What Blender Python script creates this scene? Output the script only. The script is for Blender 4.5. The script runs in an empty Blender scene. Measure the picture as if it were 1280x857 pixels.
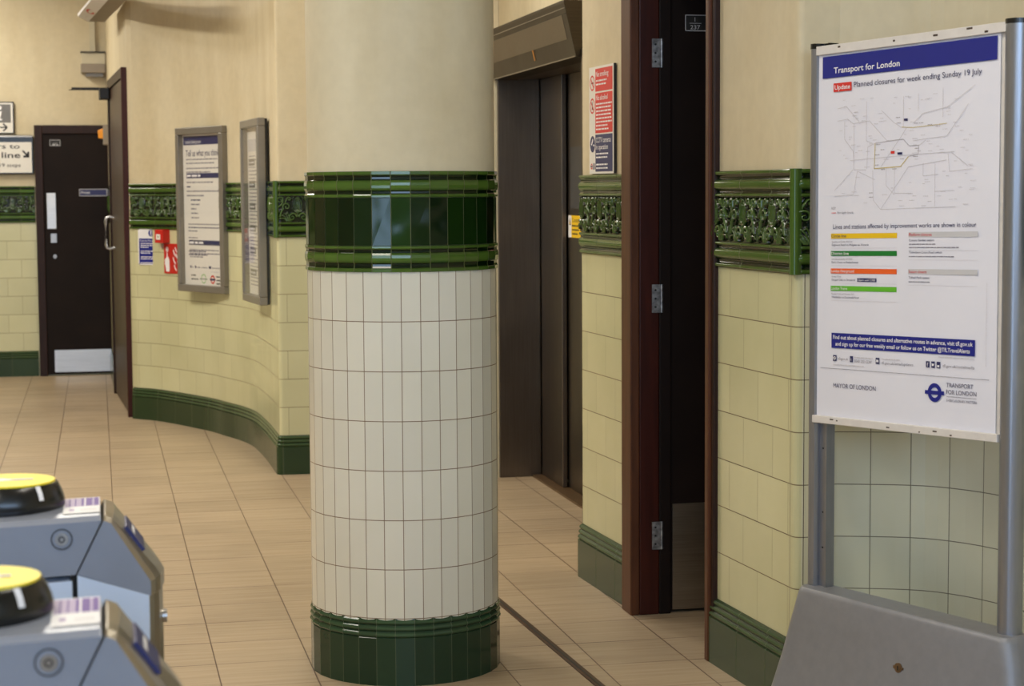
import bpy, math, random
import numpy as np
from mathutils import Vector, Matrix
random.seed(7); RNG = np.random.RandomState(5)
S = bpy.context.scene
COL = S.collection
PI = math.pi

# ------------------------------------------------------------------ materials
def srgb(r, g, b):
    f = lambda c: (c/255/12.92) if c/255 <= .04045 else ((c/255+.055)/1.055)**2.4
    return (f(r), f(g), f(b), 1)

class NT:
    """tiny node-tree helper"""
    def __init__(s, name):
        s.m = bpy.data.materials.new(name); s.m.use_nodes = True
        s.t = s.m.node_tree; s.n = s.t.nodes
        s.p = s.n['Principled BSDF']
    def new(s, typ, **kw):
        n = s.n.new(typ)
        for k, v in kw.items():
            if k in n.inputs.keys() if hasattr(n.inputs, 'keys') else False: n.inputs[k].default_value = v
            else: setattr(n, k, v)
        return n
    def link(s, a, b): s.t.links.new(a, b)
    def math(s, op, a, b=None, clamp=False):
        n = s.n.new('ShaderNodeMath'); n.operation = op; n.use_clamp = clamp
        for i, v in enumerate((a, b)):
            if v is None: continue
            if isinstance(v, (int, float)): n.inputs[i].default_value = v
            else: s.link(v, n.inputs[i])
        return n.outputs[0]
    def mix(s, fac, a, b, mode='MIX'):
        n = s.n.new('ShaderNodeMix'); n.data_type = 'RGBA'; n.blend_type = mode
        for v, k in ((fac, 0), (a, 6), (b, 7)):
            if isinstance(v, (int, float, tuple)): n.inputs[k].default_value = v
            else: s.link(v, n.inputs[k])
        return n.outputs[2]
    def ramp(s, fac, stops):
        n = s.n.new('ShaderNodeValToRGB'); e = n.color_ramp.elements
        while len(e) < len(stops): e.new(.5)
        for q, (pos, c) in zip(e, stops): q.position = pos; q.color = c
        s.link(fac, n.inputs[0]); return n.outputs[0]
    def noise(s, scale, detail=3, vec=None, rough=.55):
        n = s.n.new('ShaderNodeTexNoise'); n.inputs['Scale'].default_value = scale
        n.inputs['Detail'].default_value = detail; n.inputs['Roughness'].default_value = rough
        if vec is not None: s.link(vec, n.inputs['Vector'])
        return n.outputs['Fac']
    def pos(s): return s.n.new('ShaderNodeNewGeometry').outputs['Position']
    def mapping(s, vec, scale=(1,1,1), rot=(0,0,0), loc=(0,0,0)):
        n = s.n.new('ShaderNodeMapping'); s.link(vec, n.inputs[0])
        n.inputs['Scale'].default_value = scale; n.inputs['Rotation'].default_value = rot; n.inputs['Location'].default_value = loc
        return n.outputs[0]
    def bump(s, h, strength=.3, dist=.002):
        n = s.n.new('ShaderNodeBump'); n.inputs['Strength'].default_value = strength; n.inputs['Distance'].default_value = dist
        s.link(h, n.inputs['Height']); s.link(n.outputs[0], s.p.inputs['Normal'])
    def set(s, rough=None, metal=None, spec=None, coat=None):
        if rough is not None: s.p.inputs['Roughness'].default_value = rough
        if metal is not None: s.p.inputs['Metallic'].default_value = metal
        if spec is not None: s.p.inputs['Specular IOR Level'].default_value = spec
        if coat is not None: s.p.inputs['Coat Weight'].default_value = coat; s.p.inputs['Coat Roughness'].default_value = .05
        return s

def plain(name, c, rough=.5, metal=0., var=.12, scale=8., bump=0., spec=.5, stretch=None):
    t = NT(name).set(rough, metal, spec)
    v = t.pos()
    if stretch: v = t.mapping(v, scale=stretch)
    f = t.noise(scale, 4, v)
    dk = tuple(x*(1-var) for x in c[:3])+(1,); lt = tuple(min(1, x*(1+var)) for x in c[:3])+(1,)
    t.link(t.ramp(f, [(.3, dk), (.7, lt)]), t.p.inputs['Base Color'])
    if bump: t.bump(t.noise(scale*6, 3, v), bump, .002)
    return t.m

def tile_mat(name, c, w, h, z0, s0=0., offset=.5, mortar=.0019, mcol=srgb(96, 74, 48), var=.06, rough=.2, dirt=.10, faint=.55):
    """glazed tiles laid on the UV map (u metres along the wall, v metres up)"""
    t = NT(name).set(rough, 0, .45)
    uv = t.n.new('ShaderNodeUVMap').outputs[0]
    v = t.mapping(uv, loc=(-s0, -z0, 0))
    b = t.n.new('ShaderNodeTexBrick'); t.link(v, b.inputs['Vector'])
    b.offset = offset; b.squash = 1
    b.inputs['Scale'].default_value = 1; b.inputs['Brick Width'].default_value = w; b.inputs['Row Height'].default_value = h
    b.inputs['Mortar Size'].default_value = mortar; b.inputs['Mortar Smooth'].default_value = 0; b.inputs['Bias'].default_value = 0
    b.inputs['Color1'].default_value = tuple(x*(1-var) for x in c[:3])+(1,)
    b.inputs['Color2'].default_value = tuple(min(1, x*(1+var*.6)) for x in c[:3])+(1,)
    b.inputs['Mortar'].default_value = tuple(m*(1-faint)+x*faint for m, x in zip(mcol[:3], c[:3]))+(1,)
    sv = t.n.new('ShaderNodeSeparateXYZ'); t.link(v, sv.inputs[0])
    bed = t.math('LESS_THAN', t.math('PINGPONG', t.math('ADD', sv.outputs[1], h*40), h/2), mortar*.55)
    p = t.pos()
    d = t.ramp(t.noise(1.7, 5, p), [(.35, (1-dirt, 1-dirt, 1-dirt*1.4, 1)), (.62, (1, 1, 1, 1))])
    t.link(t.mix(t.math('MULTIPLY', bed, .9), t.mix(1., b.outputs['Color'], d, 'MULTIPLY'), mcol), t.p.inputs['Base Color'])
    t.link(t.math('ADD', t.math('MULTIPLY', b.outputs['Fac'], .6), rough), t.p.inputs['Roughness'])
    hgt = t.math('ADD', t.math('MULTIPLY', b.outputs['Fac'], -1.), t.math('MULTIPLY', t.noise(9, 2, p), .5))
    t.bump(hgt, .25, .0015)
    return t.m

def glaze_mat(name, dark, light, w, s0=0., grout=srgb(70, 78, 40), var=.25, mortar=.0022, rough=.1, spec=.45, lo=.12, hi=.9, wavy=0.):
    """majolica glaze: thin lightens raised work, darkens hollows (pooled glaze plus painted highlight and shade), jointed every w metres"""
    t = NT(name).set(rough, 0, spec)
    a = t.n.new('ShaderNodeAttribute'); a.attribute_name = 'thin'
    p = t.pos()
    f = t.math('ADD', a.outputs['Fac'], t.math('MULTIPLY', t.math('SUBTRACT', t.noise(14, 3, p), .5), .35))
    c = t.ramp(f, [(lo, dark), (hi, light)])  # ramp also paints highlight on the rolls and shade in the hollows
    uv = t.n.new('ShaderNodeUVMap').outputs[0]
    b = t.n.new('ShaderNodeTexBrick'); t.link(t.mapping(uv, loc=(-s0, 50, 0)), b.inputs['Vector'])
    b.offset = 0; b.inputs['Scale'].default_value = 1; b.inputs['Brick Width'].default_value = w; b.inputs['Row Height'].default_value = 100.
    b.inputs['Mortar Size'].default_value = mortar; b.inputs['Mortar Smooth'].default_value = 0
    b.inputs['Color1'].default_value = (1-var,)*3+(1,); b.inputs['Color2'].default_value = (1+var*.4,)*3+(1,); b.inputs['Mortar'].default_value = (1, 1, 1, 1)
    c = t.mix(1., c, b.outputs['Color'], 'MULTIPLY')
    t.link(t.mix(b.outputs['Fac'], c, grout), t.p.inputs['Base Color'])
    t.link(t.math('ADD', t.math('MULTIPLY', b.outputs['Fac'], .5), rough), t.p.inputs['Roughness'])
    if wavy: t.bump(t.noise(8, 1, p), wavy, .012)
    return t.m

def brushed(name, c, rough=.35, vert=True, var=.2, metal=1.):
    t = NT(name).set(rough, metal)
    v = t.mapping(t.pos(), scale=(60, 60, 1.2) if vert else (1.5, 60, 60))
    f = t.noise(3, 4, v); g = t.noise(2.2, 4, t.pos())
    k = t.math('ADD', t.math('MULTIPLY', f, .6), t.math('MULTIPLY', g, .5))
    dk = tuple(x*(1-var) for x in c[:3])+(1,); lt = tuple(min(1, x*(1+var)) for x in c[:3])+(1,)
    t.link(t.ramp(k, [(.35, dk), (.75, lt)]), t.p.inputs['Base Color'])
    t.link(t.math('ADD', t.math('MULTIPLY', g, .2), rough-.1), t.p.inputs['Roughness'])
    return t.m

CREAM = srgb(208, 204, 164)
M = {}
M['tile_wall'] = tile_mat('cream_wall_tiles', CREAM, .229, .1527, .21, 0.)
M['tile_pier'] = tile_mat('cream_pier_tiles', CREAM, .229, .1527, .21, 0.04)
M['tile_alcove'] = tile_mat('cream_alcove_tiles', srgb(224, 220, 194), .1145, .1527, .21, 0.088, offset=0., mcol=srgb(112, 104, 84), faint=.15, mortar=.0014)
M['tile_column'] = tile_mat('cream_column_tiles', srgb(216, 213, 200), .0589, .1527, .21, 0., offset=0., mcol=srgb(110, 84, 58), var=.05, mortar=.0013, dirt=.06, faint=.15)
GD = (.0025, .010, .0018, 1); GL = (.070, .135, .020, 1)
M['glaze'] = glaze_mat('green_moulding_glaze', GD, GL, .229, .02, spec=.28, lo=.25)
M['glaze_relief'] = glaze_mat('green_relief_glaze', (.003, .010, .002, 1), (.075, .145, .03, 1), .229, 0, grout=(.004, .010, .003, 1), mortar=.003, lo=.35, hi=1.05, rough=.08, spec=.7)
M['glaze_column'] = glaze_mat('green_column_glaze', GD, GL, .0593, 0, mortar=.0016, spec=.38, lo=.25)
M['glaze_flat'] = glaze_mat('dark_green_flat_glaze', (.003, .013, .002, 1), (.010, .036, .004, 1), .0593, 0, mortar=.0009, var=.4, rough=.13, spec=.26, wavy=.5)
M['skirt'] = glaze_mat('green_skirting_glaze', (.028, .052, .020, 1), (.05, .085, .034, 1), .229, .02, grout=srgb(62, 72, 44), var=.12, rough=.2, spec=.28)
M['skirt_column'] = glaze_mat('green_column_base_glaze', (.016, .040, .020, 1), (.040, .080, .038, 1), .0598, 0, grout=srgb(70, 80, 58), mortar=.0012, var=.2, rough=.12, spec=.32)
M['grout'] = plain('grey_green_grout', srgb(105, 108, 76), .8)
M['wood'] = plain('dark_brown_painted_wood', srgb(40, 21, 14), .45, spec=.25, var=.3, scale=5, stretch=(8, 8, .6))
M['wood_red'] = plain('red_brown_varnished_wood', srgb(58, 22, 12), .4, spec=.25, var=.3, scale=5, stretch=(8, 8, .6))
M['wood_edge'] = plain('lit_brown_wood_edge', srgb(84, 48, 26), .45, spec=.25, var=.25, scale=6, stretch=(8, 8, .8))  # lighter brown: light on the architrave faces is in the colour
M['door'] = plain('dark_door_paint', srgb(27, 18, 14), .55, var=.2, scale=4, spec=.15)
M['door_brown'] = plain('brown_door_paint', srgb(60, 42, 31), .4, spec=.3, var=.2, scale=4, stretch=(5, 5, 1))  # brown leaf of the left wall door
M['dark'] = plain('black_plastic', (.006, .006, .006, 1), .25, var=.2)
M['rubber'] = plain('black_iron', (.012, .011, .010, 1), .5)
M['steel'] = brushed('brushed_steel', (.42, .40, .38, 1), .35)
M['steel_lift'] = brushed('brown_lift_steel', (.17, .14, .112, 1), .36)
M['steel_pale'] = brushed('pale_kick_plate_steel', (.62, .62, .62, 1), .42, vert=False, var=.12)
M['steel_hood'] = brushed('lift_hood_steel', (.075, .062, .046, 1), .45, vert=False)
M['hinge'] = plain('worn_hinge_steel', (.33, .32, .31, 1), .4, .7, var=.5, scale=60)
M['gate'] = plain('grey_gate_casing', srgb(140, 145, 158), .3, .2, var=.05, scale=10)
M['gate_end'] = plain('satin_gate_steel', srgb(158, 150, 136), .28, .85, var=.08)
M['gate_panel'] = plain('pale_gate_panel', srgb(200, 212, 232), .4, .1, var=.03)
M['alu'] = plain('grey_aluminium_post', srgb(146, 148, 154), .32, .75, var=.06, scale=20, stretch=(6, 6, .5))
M['base'] = plain('grey_painted_metal', srgb(132, 132, 136), .42, .2, var=.05, scale=30, bump=.08)
M['white_rail'] = plain('chipped_white_rail', srgb(216, 210, 204), .4, var=.05, scale=30)
M['paper'] = plain('white_poster_paper', srgb(226, 225, 234), .5, var=.015, scale=5)
M['paper_warm'] = plain('white_notice_paper', srgb(226, 222, 214), .5, var=.015, scale=5)
M['navy'] = plain('royal_blue_ink', srgb(12, 26, 128), .5, var=.04)
M['navy_dull'] = plain('navy_ink', srgb(36, 40, 92), .45, var=.04)
M['ink'] = plain('dark_blue_ink', srgb(46, 44, 88), .5, var=.04)
M['ink_black'] = plain('black_ink', srgb(22, 20, 22), .5, var=.04)
M['ink_grey'] = plain('grey_ink', srgb(128, 124, 136), .5, var=.04)
M['ink_pale'] = plain('pale_grey_ink', srgb(206, 202, 206), .5, var=.02)
M['ink_white'] = plain('white_ink', srgb(232, 230, 232), .5, var=.02)
M['red'] = plain('signal_red', srgb(192, 28, 18), .4, var=.05)
M['red_ink'] = plain('red_ink', srgb(212, 46, 36), .5, var=.04)
M['yellow_ink'] = plain('yellow_ink', srgb(232, 190, 20), .5, var=.03)
M['green_ink'] = plain('green_ink', srgb(12, 118, 40), .5, var=.03)
M['orange_ink'] = plain('orange_ink', srgb(232, 96, 30), .5, var=.03)
M['lime_ink'] = plain('lime_ink', srgb(96, 180, 42), .5, var=.03)
M['grey_bar'] = plain('light_grey_ink', srgb(198, 196, 198), .5, var=.02)
M['map_yellow'] = plain('pale_ochre_ink', srgb(206, 186, 120), .5, var=.02)
M['map_grey'] = plain('map_grey_ink', srgb(178, 172, 176), .5, var=.02)
M['kick'] = brushed('worn_kick_plate_steel', (.40, .33, .24, 1), .4, vert=False)
M['lift_pane'] = plain('dark_grey_pane', srgb(74, 72, 70), .3)
M['purple'] = plain('purple_ink', srgb(102, 72, 150), .5, var=.05)
M['lilac'] = plain('lilac_ink', srgb(176, 160, 190), .5, var=.05)
M['yellow'] = plain('yellow_reader_disc', srgb(246, 224, 40), .35, var=.03)
M['orange'] = plain('amber_lens', srgb(232, 150, 40), .3, var=.1)
M['frame'] = plain('grey_metal_frame', srgb(134, 128, 118), .38, .4, var=.06)
M['grey_sign'] = plain('grey_sign_panel', srgb(112, 110, 108), .45)
M['cream_box'] = plain('cream_painted_metal', srgb(196, 186, 158), .45, var=.06)
M['brown_grey'] = plain('brown_grey_panel', srgb(140, 128, 112), .5, var=.06)  # even brown-grey for box parts and a corner joint
M['brass'] = plain('dull_brown_metal', srgb(110, 86, 60), .4, .5, var=.25, scale=60)
M['strip'] = plain('brown_metal_strip', srgb(74, 52, 36), .5, .4, var=.3, scale=15)
M['chip'] = plain('dark_chipped_paint', srgb(74, 58, 46), .7, var=.3, scale=40)

def plaster(name, c):
    t = NT(name).set(.55, 0, .35)
    p = t.pos()
    st = t.noise(2.6, 5, t.mapping(p, scale=(1, 1, .35)), .6); fi = t.noise(22, 3, p)
    dk = (c[0]*.86, c[1]*.82, c[2]*.74, 1)
    a = t.ramp(st, [(.33, dk), (.6, c)])
    t.link(t.mix(.08, a, t.ramp(fi, [(.3, (.2, .17, .12, 1)), (.7, c)])), t.p.inputs['Base Color'])
    t.bump(t.noise(40, 4, p), .12, .003)
    return t.m
M['plaster'] = plaster('cream_painted_plaster', srgb(214, 201, 170))
M['plaster_column'] = plaster('column_painted_plaster', srgb(212, 202, 174))
M['ceiling'] = plaster('ceiling_paint', srgb(214, 205, 182))

def floor_mat():
    t = NT('beige_floor_tiles').set(.42, 0, .4)
    p = t.pos()
    sx = t.n.new('ShaderNodeSeparateXYZ'); t.link(p, sx.inputs[0])
    X = t.math('ADD', sx.outputs[0], 30.555); Y = t.math('ADD', sx.outputs[1], 30.-.14)
    dx = t.math('PINGPONG', X, .15); dy = t.math('PINGPONG', Y, .15)
    lx = t.math('LESS_THAN', dx, .0021); ly = t.math('LESS_THAN', dy, .0034)
    cid = t.n.new('ShaderNodeCombineXYZ')
    t.link(t.math('FLOOR', t.math('DIVIDE', X, .3)), cid.inputs[0]); t.link(t.math('FLOOR', t.math('DIVIDE', Y, .3)), cid.inputs[1])
    wn = t.n.new('ShaderNodeTexWhiteNoise'); t.link(cid.outputs[0], wn.inputs['Vector'])
    off = t.n.new('ShaderNodeVectorMath'); off.operation = 'MULTIPLY_ADD'
    t.link(wn.outputs['Color'], off.inputs[0]); off.inputs[1].default_value = (7, 7, 7); t.link(p, off.inputs[2])
    grain = t.noise(1., 5, t.mapping(off.outputs[0], scale=(2.4, 42, 1)), .6)
    blot = t.noise(1.3, 5, p)
    c = t.ramp(grain, [(.25, srgb(164, 144, 118)), (.55, srgb(172, 152, 125)), (.8, srgb(177, 157, 130))])
    c = t.mix(1., c, t.ramp(wn.outputs['Value'], [(0, (.93, .93, .93, 1)), (1, (1.04, 1.04, 1.04, 1))]), 'MULTIPLY')
    c = t.mix(1., c, t.ramp(blot, [(.3, (.84, .83, .82, 1)), (.58, (1, 1, 1, 1))]), 'MULTIPLY')
    vary = t.ramp(t.noise(2.1, 2, p), [(.38, (.3, .3, .3, 1)), (.6, (.95, .95, .95, 1))])
    m = t.math('MAXIMUM', t.math('MULTIPLY', lx, .92), t.math('MULTIPLY', ly, vary))
    t.link(t.mix(m, c, srgb(78, 52, 36)), t.p.inputs['Base Color'])
    t.link(t.ramp(grain, [(.3, (.5,)*3+(1,)), (.7, (.36,)*3+(1,))]), t.p.inputs['Roughness'])
    t.bump(t.math('MULTIPLY', m, -1.), .3, .002)
    return t.m
M['floor'] = floor_mat()

def glass_mat():
    t = NT('clear_glazing'); n = t.n; n.remove(t.p)
    out = n['Material Output']
    tr = n.new('ShaderNodeBsdfTransparent'); gl = n.new('ShaderNodeBsdfGlossy'); gl.inputs['Roughness'].default_value = .03
    lw = n.new('ShaderNodeLayerWeight'); fac = t.math('ADD', t.math('MULTIPLY', t.math('POWER', lw.outputs['Facing'], 4.), .35), .03)
    mx = n.new('ShaderNodeMixShader'); t.link(fac, mx.inputs[0]); t.link(tr.outputs[0], mx.inputs[1]); t.link(gl.outputs[0], mx.inputs[2])
    t.link(mx.outputs[0], out.inputs['Surface'])
    return t.m
M['glass'] = glass_mat()

# ------------------------------------------------------------------ mesh building
class MB:
    def __init__(s): s.v = []; s.f = []; s.mi = []; s.uv = []; s.thin = []; s.mats = []; s.smooth = []
    def slot(s, m):
        if m not in s.mats: s.mats.append(m)
        return s.mats.index(m)
    def add(s, verts, faces, m, uvs=None, thin=None, smooth=False):
        o = len(s.v); k = s.slot(m)
        s.v += [tuple(map(float, q)) for q in verts]
        s.thin += list(thin) if thin is not None else [.5]*len(verts)
        s.uv += list(uvs) if uvs is not None else [(0., 0.)]*len(verts)
        for f in faces: s.f.append(tuple(i+o for i in f)); s.mi.append(k); s.smooth.append(smooth)
        return s
    def grid(s, P, m, uvs=None, thin=None, smooth=False, flip=False):
        """P: array [i][j] of points"""
        a, b = len(P), len(P[0]); V = [q for r in P for q in r]
        F = []
        for i in range(a-1):
            for j in range(b-1):
                f = (i*b+j, (i+1)*b+j, (i+1)*b+j+1, i*b+j+1)
                F.append(f[::-1] if flip else f)
        U = [q for r in uvs for q in r] if uvs is not None else None
        T = [q for r in thin for q in r] if thin is not None else None
        return s.add(V, F, m, U, T, smooth)
    def box(s, x0, x1, y0, y1, z0, z1, m, fr=None):
        v = [(x, y, z) for x in (x0, x1) for y in (y0, y1) for z in (z0, z1)]
        if fr: v = [fr(*q) for q in v]
        F = [(0,1,3,2), (4,6,7,5), (0,4,5,1), (2,3,7,6), (0,2,6,4), (1,5,7,3)]
        return s.add(v, F, m)
    def prism(s, poly, d0, d1, m, place):
        """poly: 2D outline; place(a,b,d) -> point; closed extrusion between d0 and d1"""
        n = len(poly)
        v = [place(a, b, d0) for a, b in poly]+[place(a, b, d1) for a, b in poly]
        F = [tuple(range(n))[::-1], tuple(range(n, 2*n))]+[(i, (i+1) % n, (i+1) % n+n, i+n) for i in range(n)]
        return s.add(v, F, m)
    def tube(s, pts, r, m, n=12, smooth=True, caps=True):
        P = [Vector(q) for q in pts]; rings = []
        up = Vector((0, 0, 1))
        for i, q in enumerate(P):
            t = (P[min(i+1, len(P)-1)]-P[max(i-1, 0)]).normalized()
            a = t.cross(up)
            if a.length < 1e-3: a = t.cross(Vector((1, 0, 0)))
            a.normalize(); b = t.cross(a)
            rr = r[i] if isinstance(r, (list, tuple)) else r
            rings.append([q+a*rr*math.cos(2*PI*k/n)+b*rr*math.sin(2*PI*k/n) for k in range(n)])
        V = [q for R in rings for q in R]; F = []
        for i in range(len(P)-1):
            for k in range(n): F.append((i*n+k, i*n+(k+1) % n, (i+1)*n+(k+1) % n, (i+1)*n+k))
        s.add(V, F, m, smooth=smooth)
        if caps: s.add(rings[0], [tuple(range(n))], m); s.add(rings[-1], [tuple(range(n))[::-1]], m)
        return s
    def lathe(s, prof, m, c=(0, 0), n=48, a0=0., thin=None, smooth=True, uvw=None, flat_u=False):
        """prof: (radius, z) from bottom to top"""
        per = uvw or 2*PI*prof[0][0]
        P = []; U = []; T = []
        for k in range(n+1):
            a = a0+2*PI*k/n
            P.append([(c[0]+r*math.cos(a), c[1]+r*math.sin(a), z) for r, z in prof])
            U.append([(per*k/n, z) for r, z in prof]); T.append(thin if thin is not None else [.5]*len(prof))
        return s.grid(P, m, U, T, smooth)
    def quad(s, fr, u0, u1, v0, v1, d, m):
        return s.add([fr(u0, v0, d), fr(u1, v0, d), fr(u1, v1, d), fr(u0, v1, d)], [(0, 1, 2, 3)], m)
    def poly(s, fr, pts, d, m):
        return s.add([fr(a, b, d) for a, b in pts], [tuple(range(len(pts)))], m)
    def stroke(s, fr, pts, w, d, m):
        """flat ribbon along a polyline on a surface"""
        for (a0, b0), (a1, b1) in zip(pts, pts[1:]):
            L = math.hypot(a1-a0, b1-b0)
            if L < 1e-9: continue
            nx, ny = -(b1-b0)/L*w/2, (a1-a0)/L*w/2
            s.add([fr(a0-nx, b0-ny, d), fr(a1-nx, b1-ny, d), fr(a1+nx, b1+ny, d), fr(a0+nx, b0+ny, d)], [(0, 1, 2, 3)], m)
        return s
    def ring(s, fr, cx, cy, r0, r1, d, m, n=32, a0=0., a1=2*PI, sx=1.):
        V = []; F = []
        for k in range(n+1):
            a = a0+(a1-a0)*k/n
            V += [fr(cx+r0*math.cos(a)*sx, cy+r0*math.sin(a), d), fr(cx+r1*math.cos(a)*sx, cy+r1*math.sin(a), d)]
        for k in range(n): F.append((2*k, 2*k+1, 2*k+3, 2*k+2))
        return s.add(V, F, m)
    def disc(s, fr, cx, cy, r, d, m, n=24, sx=1.):
        return s.poly(fr, [(cx+r*math.cos(2*PI*k/n)*sx, cy+r*math.sin(2*PI*k/n)) for k in range(n)], d, m)
    def text(s, fr, txt, u, v, h, d, m, width=None, align='l', bold=0.):
        V, F, w = glyphs(txt, bold)
        sy = h/.72; sx = sy if width is None else width/w
        o = {'l': 0, 'c': -.5*w*sx, 'r': -w*sx}[align]
        return s.add([fr(u+o+a*sx, v+b*sy, d) for a, b in V], F, m)
    def greek(s, fr, u0, u1, v, h, d, m, seed=0):
        """an illegible line of small print: word-length dashes"""
        r = random.Random(seed*7919+int(v*1e4)); x = u0
        while x < u1-h*.5:
            w = min(h*r.uniform(1.2, 4.2), u1-x); s.quad(fr, x, x+w, v, v+h*.62, d, m); x += w+h*.5
        return s
    def build(s, name, parent=None, bevel=0., seg=2, auto=True, weld=False):
        me = bpy.data.meshes.new(name)
        off = Vector(parent['_o']) if parent is not None and '_o' in parent.keys() else Vector((0, 0, 0))
        me.from_pydata([tuple(Vector(q)-off) for q in s.v], [], s.f)
        for m in s.mats: me.materials.append(m)
        me.polygons.foreach_set('material_index', s.mi)
        me.polygons.foreach_set('use_smooth', s.smooth)
        ul = me.uv_layers.new(name='UVMap')
        li = np.empty(len(me.loops), dtype=np.int32); me.loops.foreach_get('vertex_index', li)
        ul.data.foreach_set('uv', np.array(s.uv, dtype=np.float32)[li].ravel())
        at = me.attributes.new('thin', 'FLOAT', 'POINT'); at.data.foreach_set('value', np.array(s.thin, dtype=np.float32))
        me.update()
        o = bpy.data.objects.new(name, me); COL.objects.link(o)
        if parent is not None: o.parent = parent; o['_o'] = tuple(off)
        if bevel:
            b = o.modifiers.new('bevel', 'BEVEL'); b.width = bevel; b.segments = seg; b.limit_method = 'ANGLE'; b.angle_limit = .6
            b.harden_normals = False
        return o

_G = {}
def glyphs(txt, bold=0.):
    k = (txt, bold)
    if k in _G: return _G[k]
    cu = bpy.data.curves.new('g', 'FONT'); cu.body = txt; cu.fill_mode = 'FRONT'; cu.resolution_u = 3; cu.offset = bold
    o = bpy.data.objects.new('g', cu); COL.objects.link(o)
    dg = bpy.context.evaluated_depsgraph_get(); e = o.evaluated_get(dg); me = e.to_mesh()
    V = [(q.co.x, q.co.y) for q in me.vertices]; F = [tuple(p.vertices) for p in me.polygons]
    e.to_mesh_clear(); bpy.data.objects.remove(o); bpy.data.curves.remove(cu)
    x0 = min(a for a, b in V) if V else 0; w = (max(a for a, b in V)-x0) if V else 1
    _G[k] = ([(a-x0, b) for a, b in V], F, w); return _G[k]

def root(name, loc, label, cat, group=None):
    o = bpy.data.objects.new(name, None); o.empty_display_size = .1; o.location = loc; COL.objects.link(o)
    o['_o'] = tuple(loc); tag(o, label, cat, group); return o
def tag(o, label, cat, group=None):
    o['label'] = label; o['category'] = cat
    if group: o['group'] = group
    return o
def struct(o, label=None, cat=None):
    o['kind'] = 'structure'
    if label: o['label'] = label; o['category'] = cat
    return o

def frame(o, u, w=(0, 0, 1)):
    """surface frame: u to the right, w up, d outwards (towards the room)"""
    o = Vector(o); u = Vector(u).normalized(); w = Vector(w).normalized(); n = u.cross(w).normalized()
    return lambda a, b, d=0.: tuple(o+u*a+w*b+n*d)

def normals(path):
    N = []
    for i in range(len(path)):
        ts = []
        for a, b in ((i-1, i), (i, i+1)):
            if 0 <= a and b < len(path):
                t = Vector(path[b])-Vector(path[a])
                if t.length > 1e-6: ts.append(t.normalized())
        ns = [Vector((t.y, -t.x)) for t in ts]
        n = sum(ns, Vector((0, 0))); n.normalize()
        N.append(n/max(.35, n.dot(ns[0])))
    return N
def arclen(path):
    L = [0.]
    for a, b in zip(path, path[1:]): L.append(L[-1]+math.dist(a, b))
    return L
def sweep(mb, path, prof, m, thin=None, smooth=False, s0=0.):
    N = normals(path); L = arclen(path)
    P = [[(p[0]+n.x*o, p[1]+n.y*o, z) for o, z in prof] for p, n in zip(path, N)]
    U = [[(s0+l, z) for o, z in prof] for l in L]
    T = [thin]*len(path) if thin is not None else None
    return mb.grid(P, m, U, T, smooth)
def spline(pts, step=.04):
    P = [Vector(q) for q in pts]; P = [2*P[0]-P[1]]+P+[2*P[-1]-P[-2]]; out = []
    for i in range(1, len(P)-2):
        n = max(1, int((P[i+1]-P[i]).length/step))
        for k in range(n):
            t = k/n; a, b, c, d = P[i-1:i+3]
            out.append(tuple(.5*((2*b)+(c-a)*t+(2*a-5*b+4*c-d)*t*t+(3*b-a-3*c+d)*t**3)))
    out.append(tuple(P[-2])); return out
def at_s(path, L, s):
    s = min(max(s, 0), L[-1]-1e-6); i = int(np.searchsorted(L, s, side='right'))-1; i = min(i, len(path)-2)
    a, b = Vector(path[i]), Vector(path[i+1]); t = (s-L[i])/max(1e-9, L[i+1]-L[i]); d = (b-a).normalized()
    return a.lerp(b, t), Vector((d.y, -d.x))
def round_corner(p, a, b, r=.022, n=5):
    """replace the corner p between neighbours a and b by a small arc"""
    p = Vector(p); A = (Vector(a)-p).normalized(); B = (Vector(b)-p).normalized(); q0 = p+A*r; q1 = p+B*r
    return [tuple(q0.lerp(p, t).lerp(p.lerp(q1, t), t)) for t in [k/n for k in range(n+1)]]

# ------------------------------------------------------------------ heights shared by all the walls
ZS, ZF0, ZF1, ZC = .21, 1.279, 1.579, 3.45
def mould(z, up):
    """moulding strip profile, 80 mm high from z; list of (out, z, thin)"""
    p = [(.004, 0, .3), (.015, .001, .9), (.016, .010, .75), (.010, .0125, .35), (.005, .018, .05), (.005, .024, .02)]
    for k in range(7):
        a = -PI/2+PI*k/6; p.append((.006+.015*math.cos(a), .043+.017*math.sin(a), .15+.8*max(0., math.cos(a))))
    p += [(.005, .062, .02), (.006, .067, .05), (.013, .0705, .6), (.016, .073, .9), (.016, .079, .7), (.003, .080, .3)]
    if up: p = [(o, .080-h, t) for o, h, t in p][::-1]
    return [(.004+(o-.004)*.62, z+h) for o, h, t in p], [t for o, h, t in p]
MB0, MT0 = mould(ZF0, False); MB1, MT1 = mould(ZF1-.080, True)
SKP = [(.020, 0), (.020, .148)]; SKT = [.0, .0]
for k in range(3):
    for j in range(5):
        a = PI*j/4; SKP.append((.014-.003*k+.006*math.sin(a), .151+.0195*k+.0165*(j/4))); SKT.append(.15+.85*math.sin(a))
SKP += [(.0, .2105)]; SKT += [.3]

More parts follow.
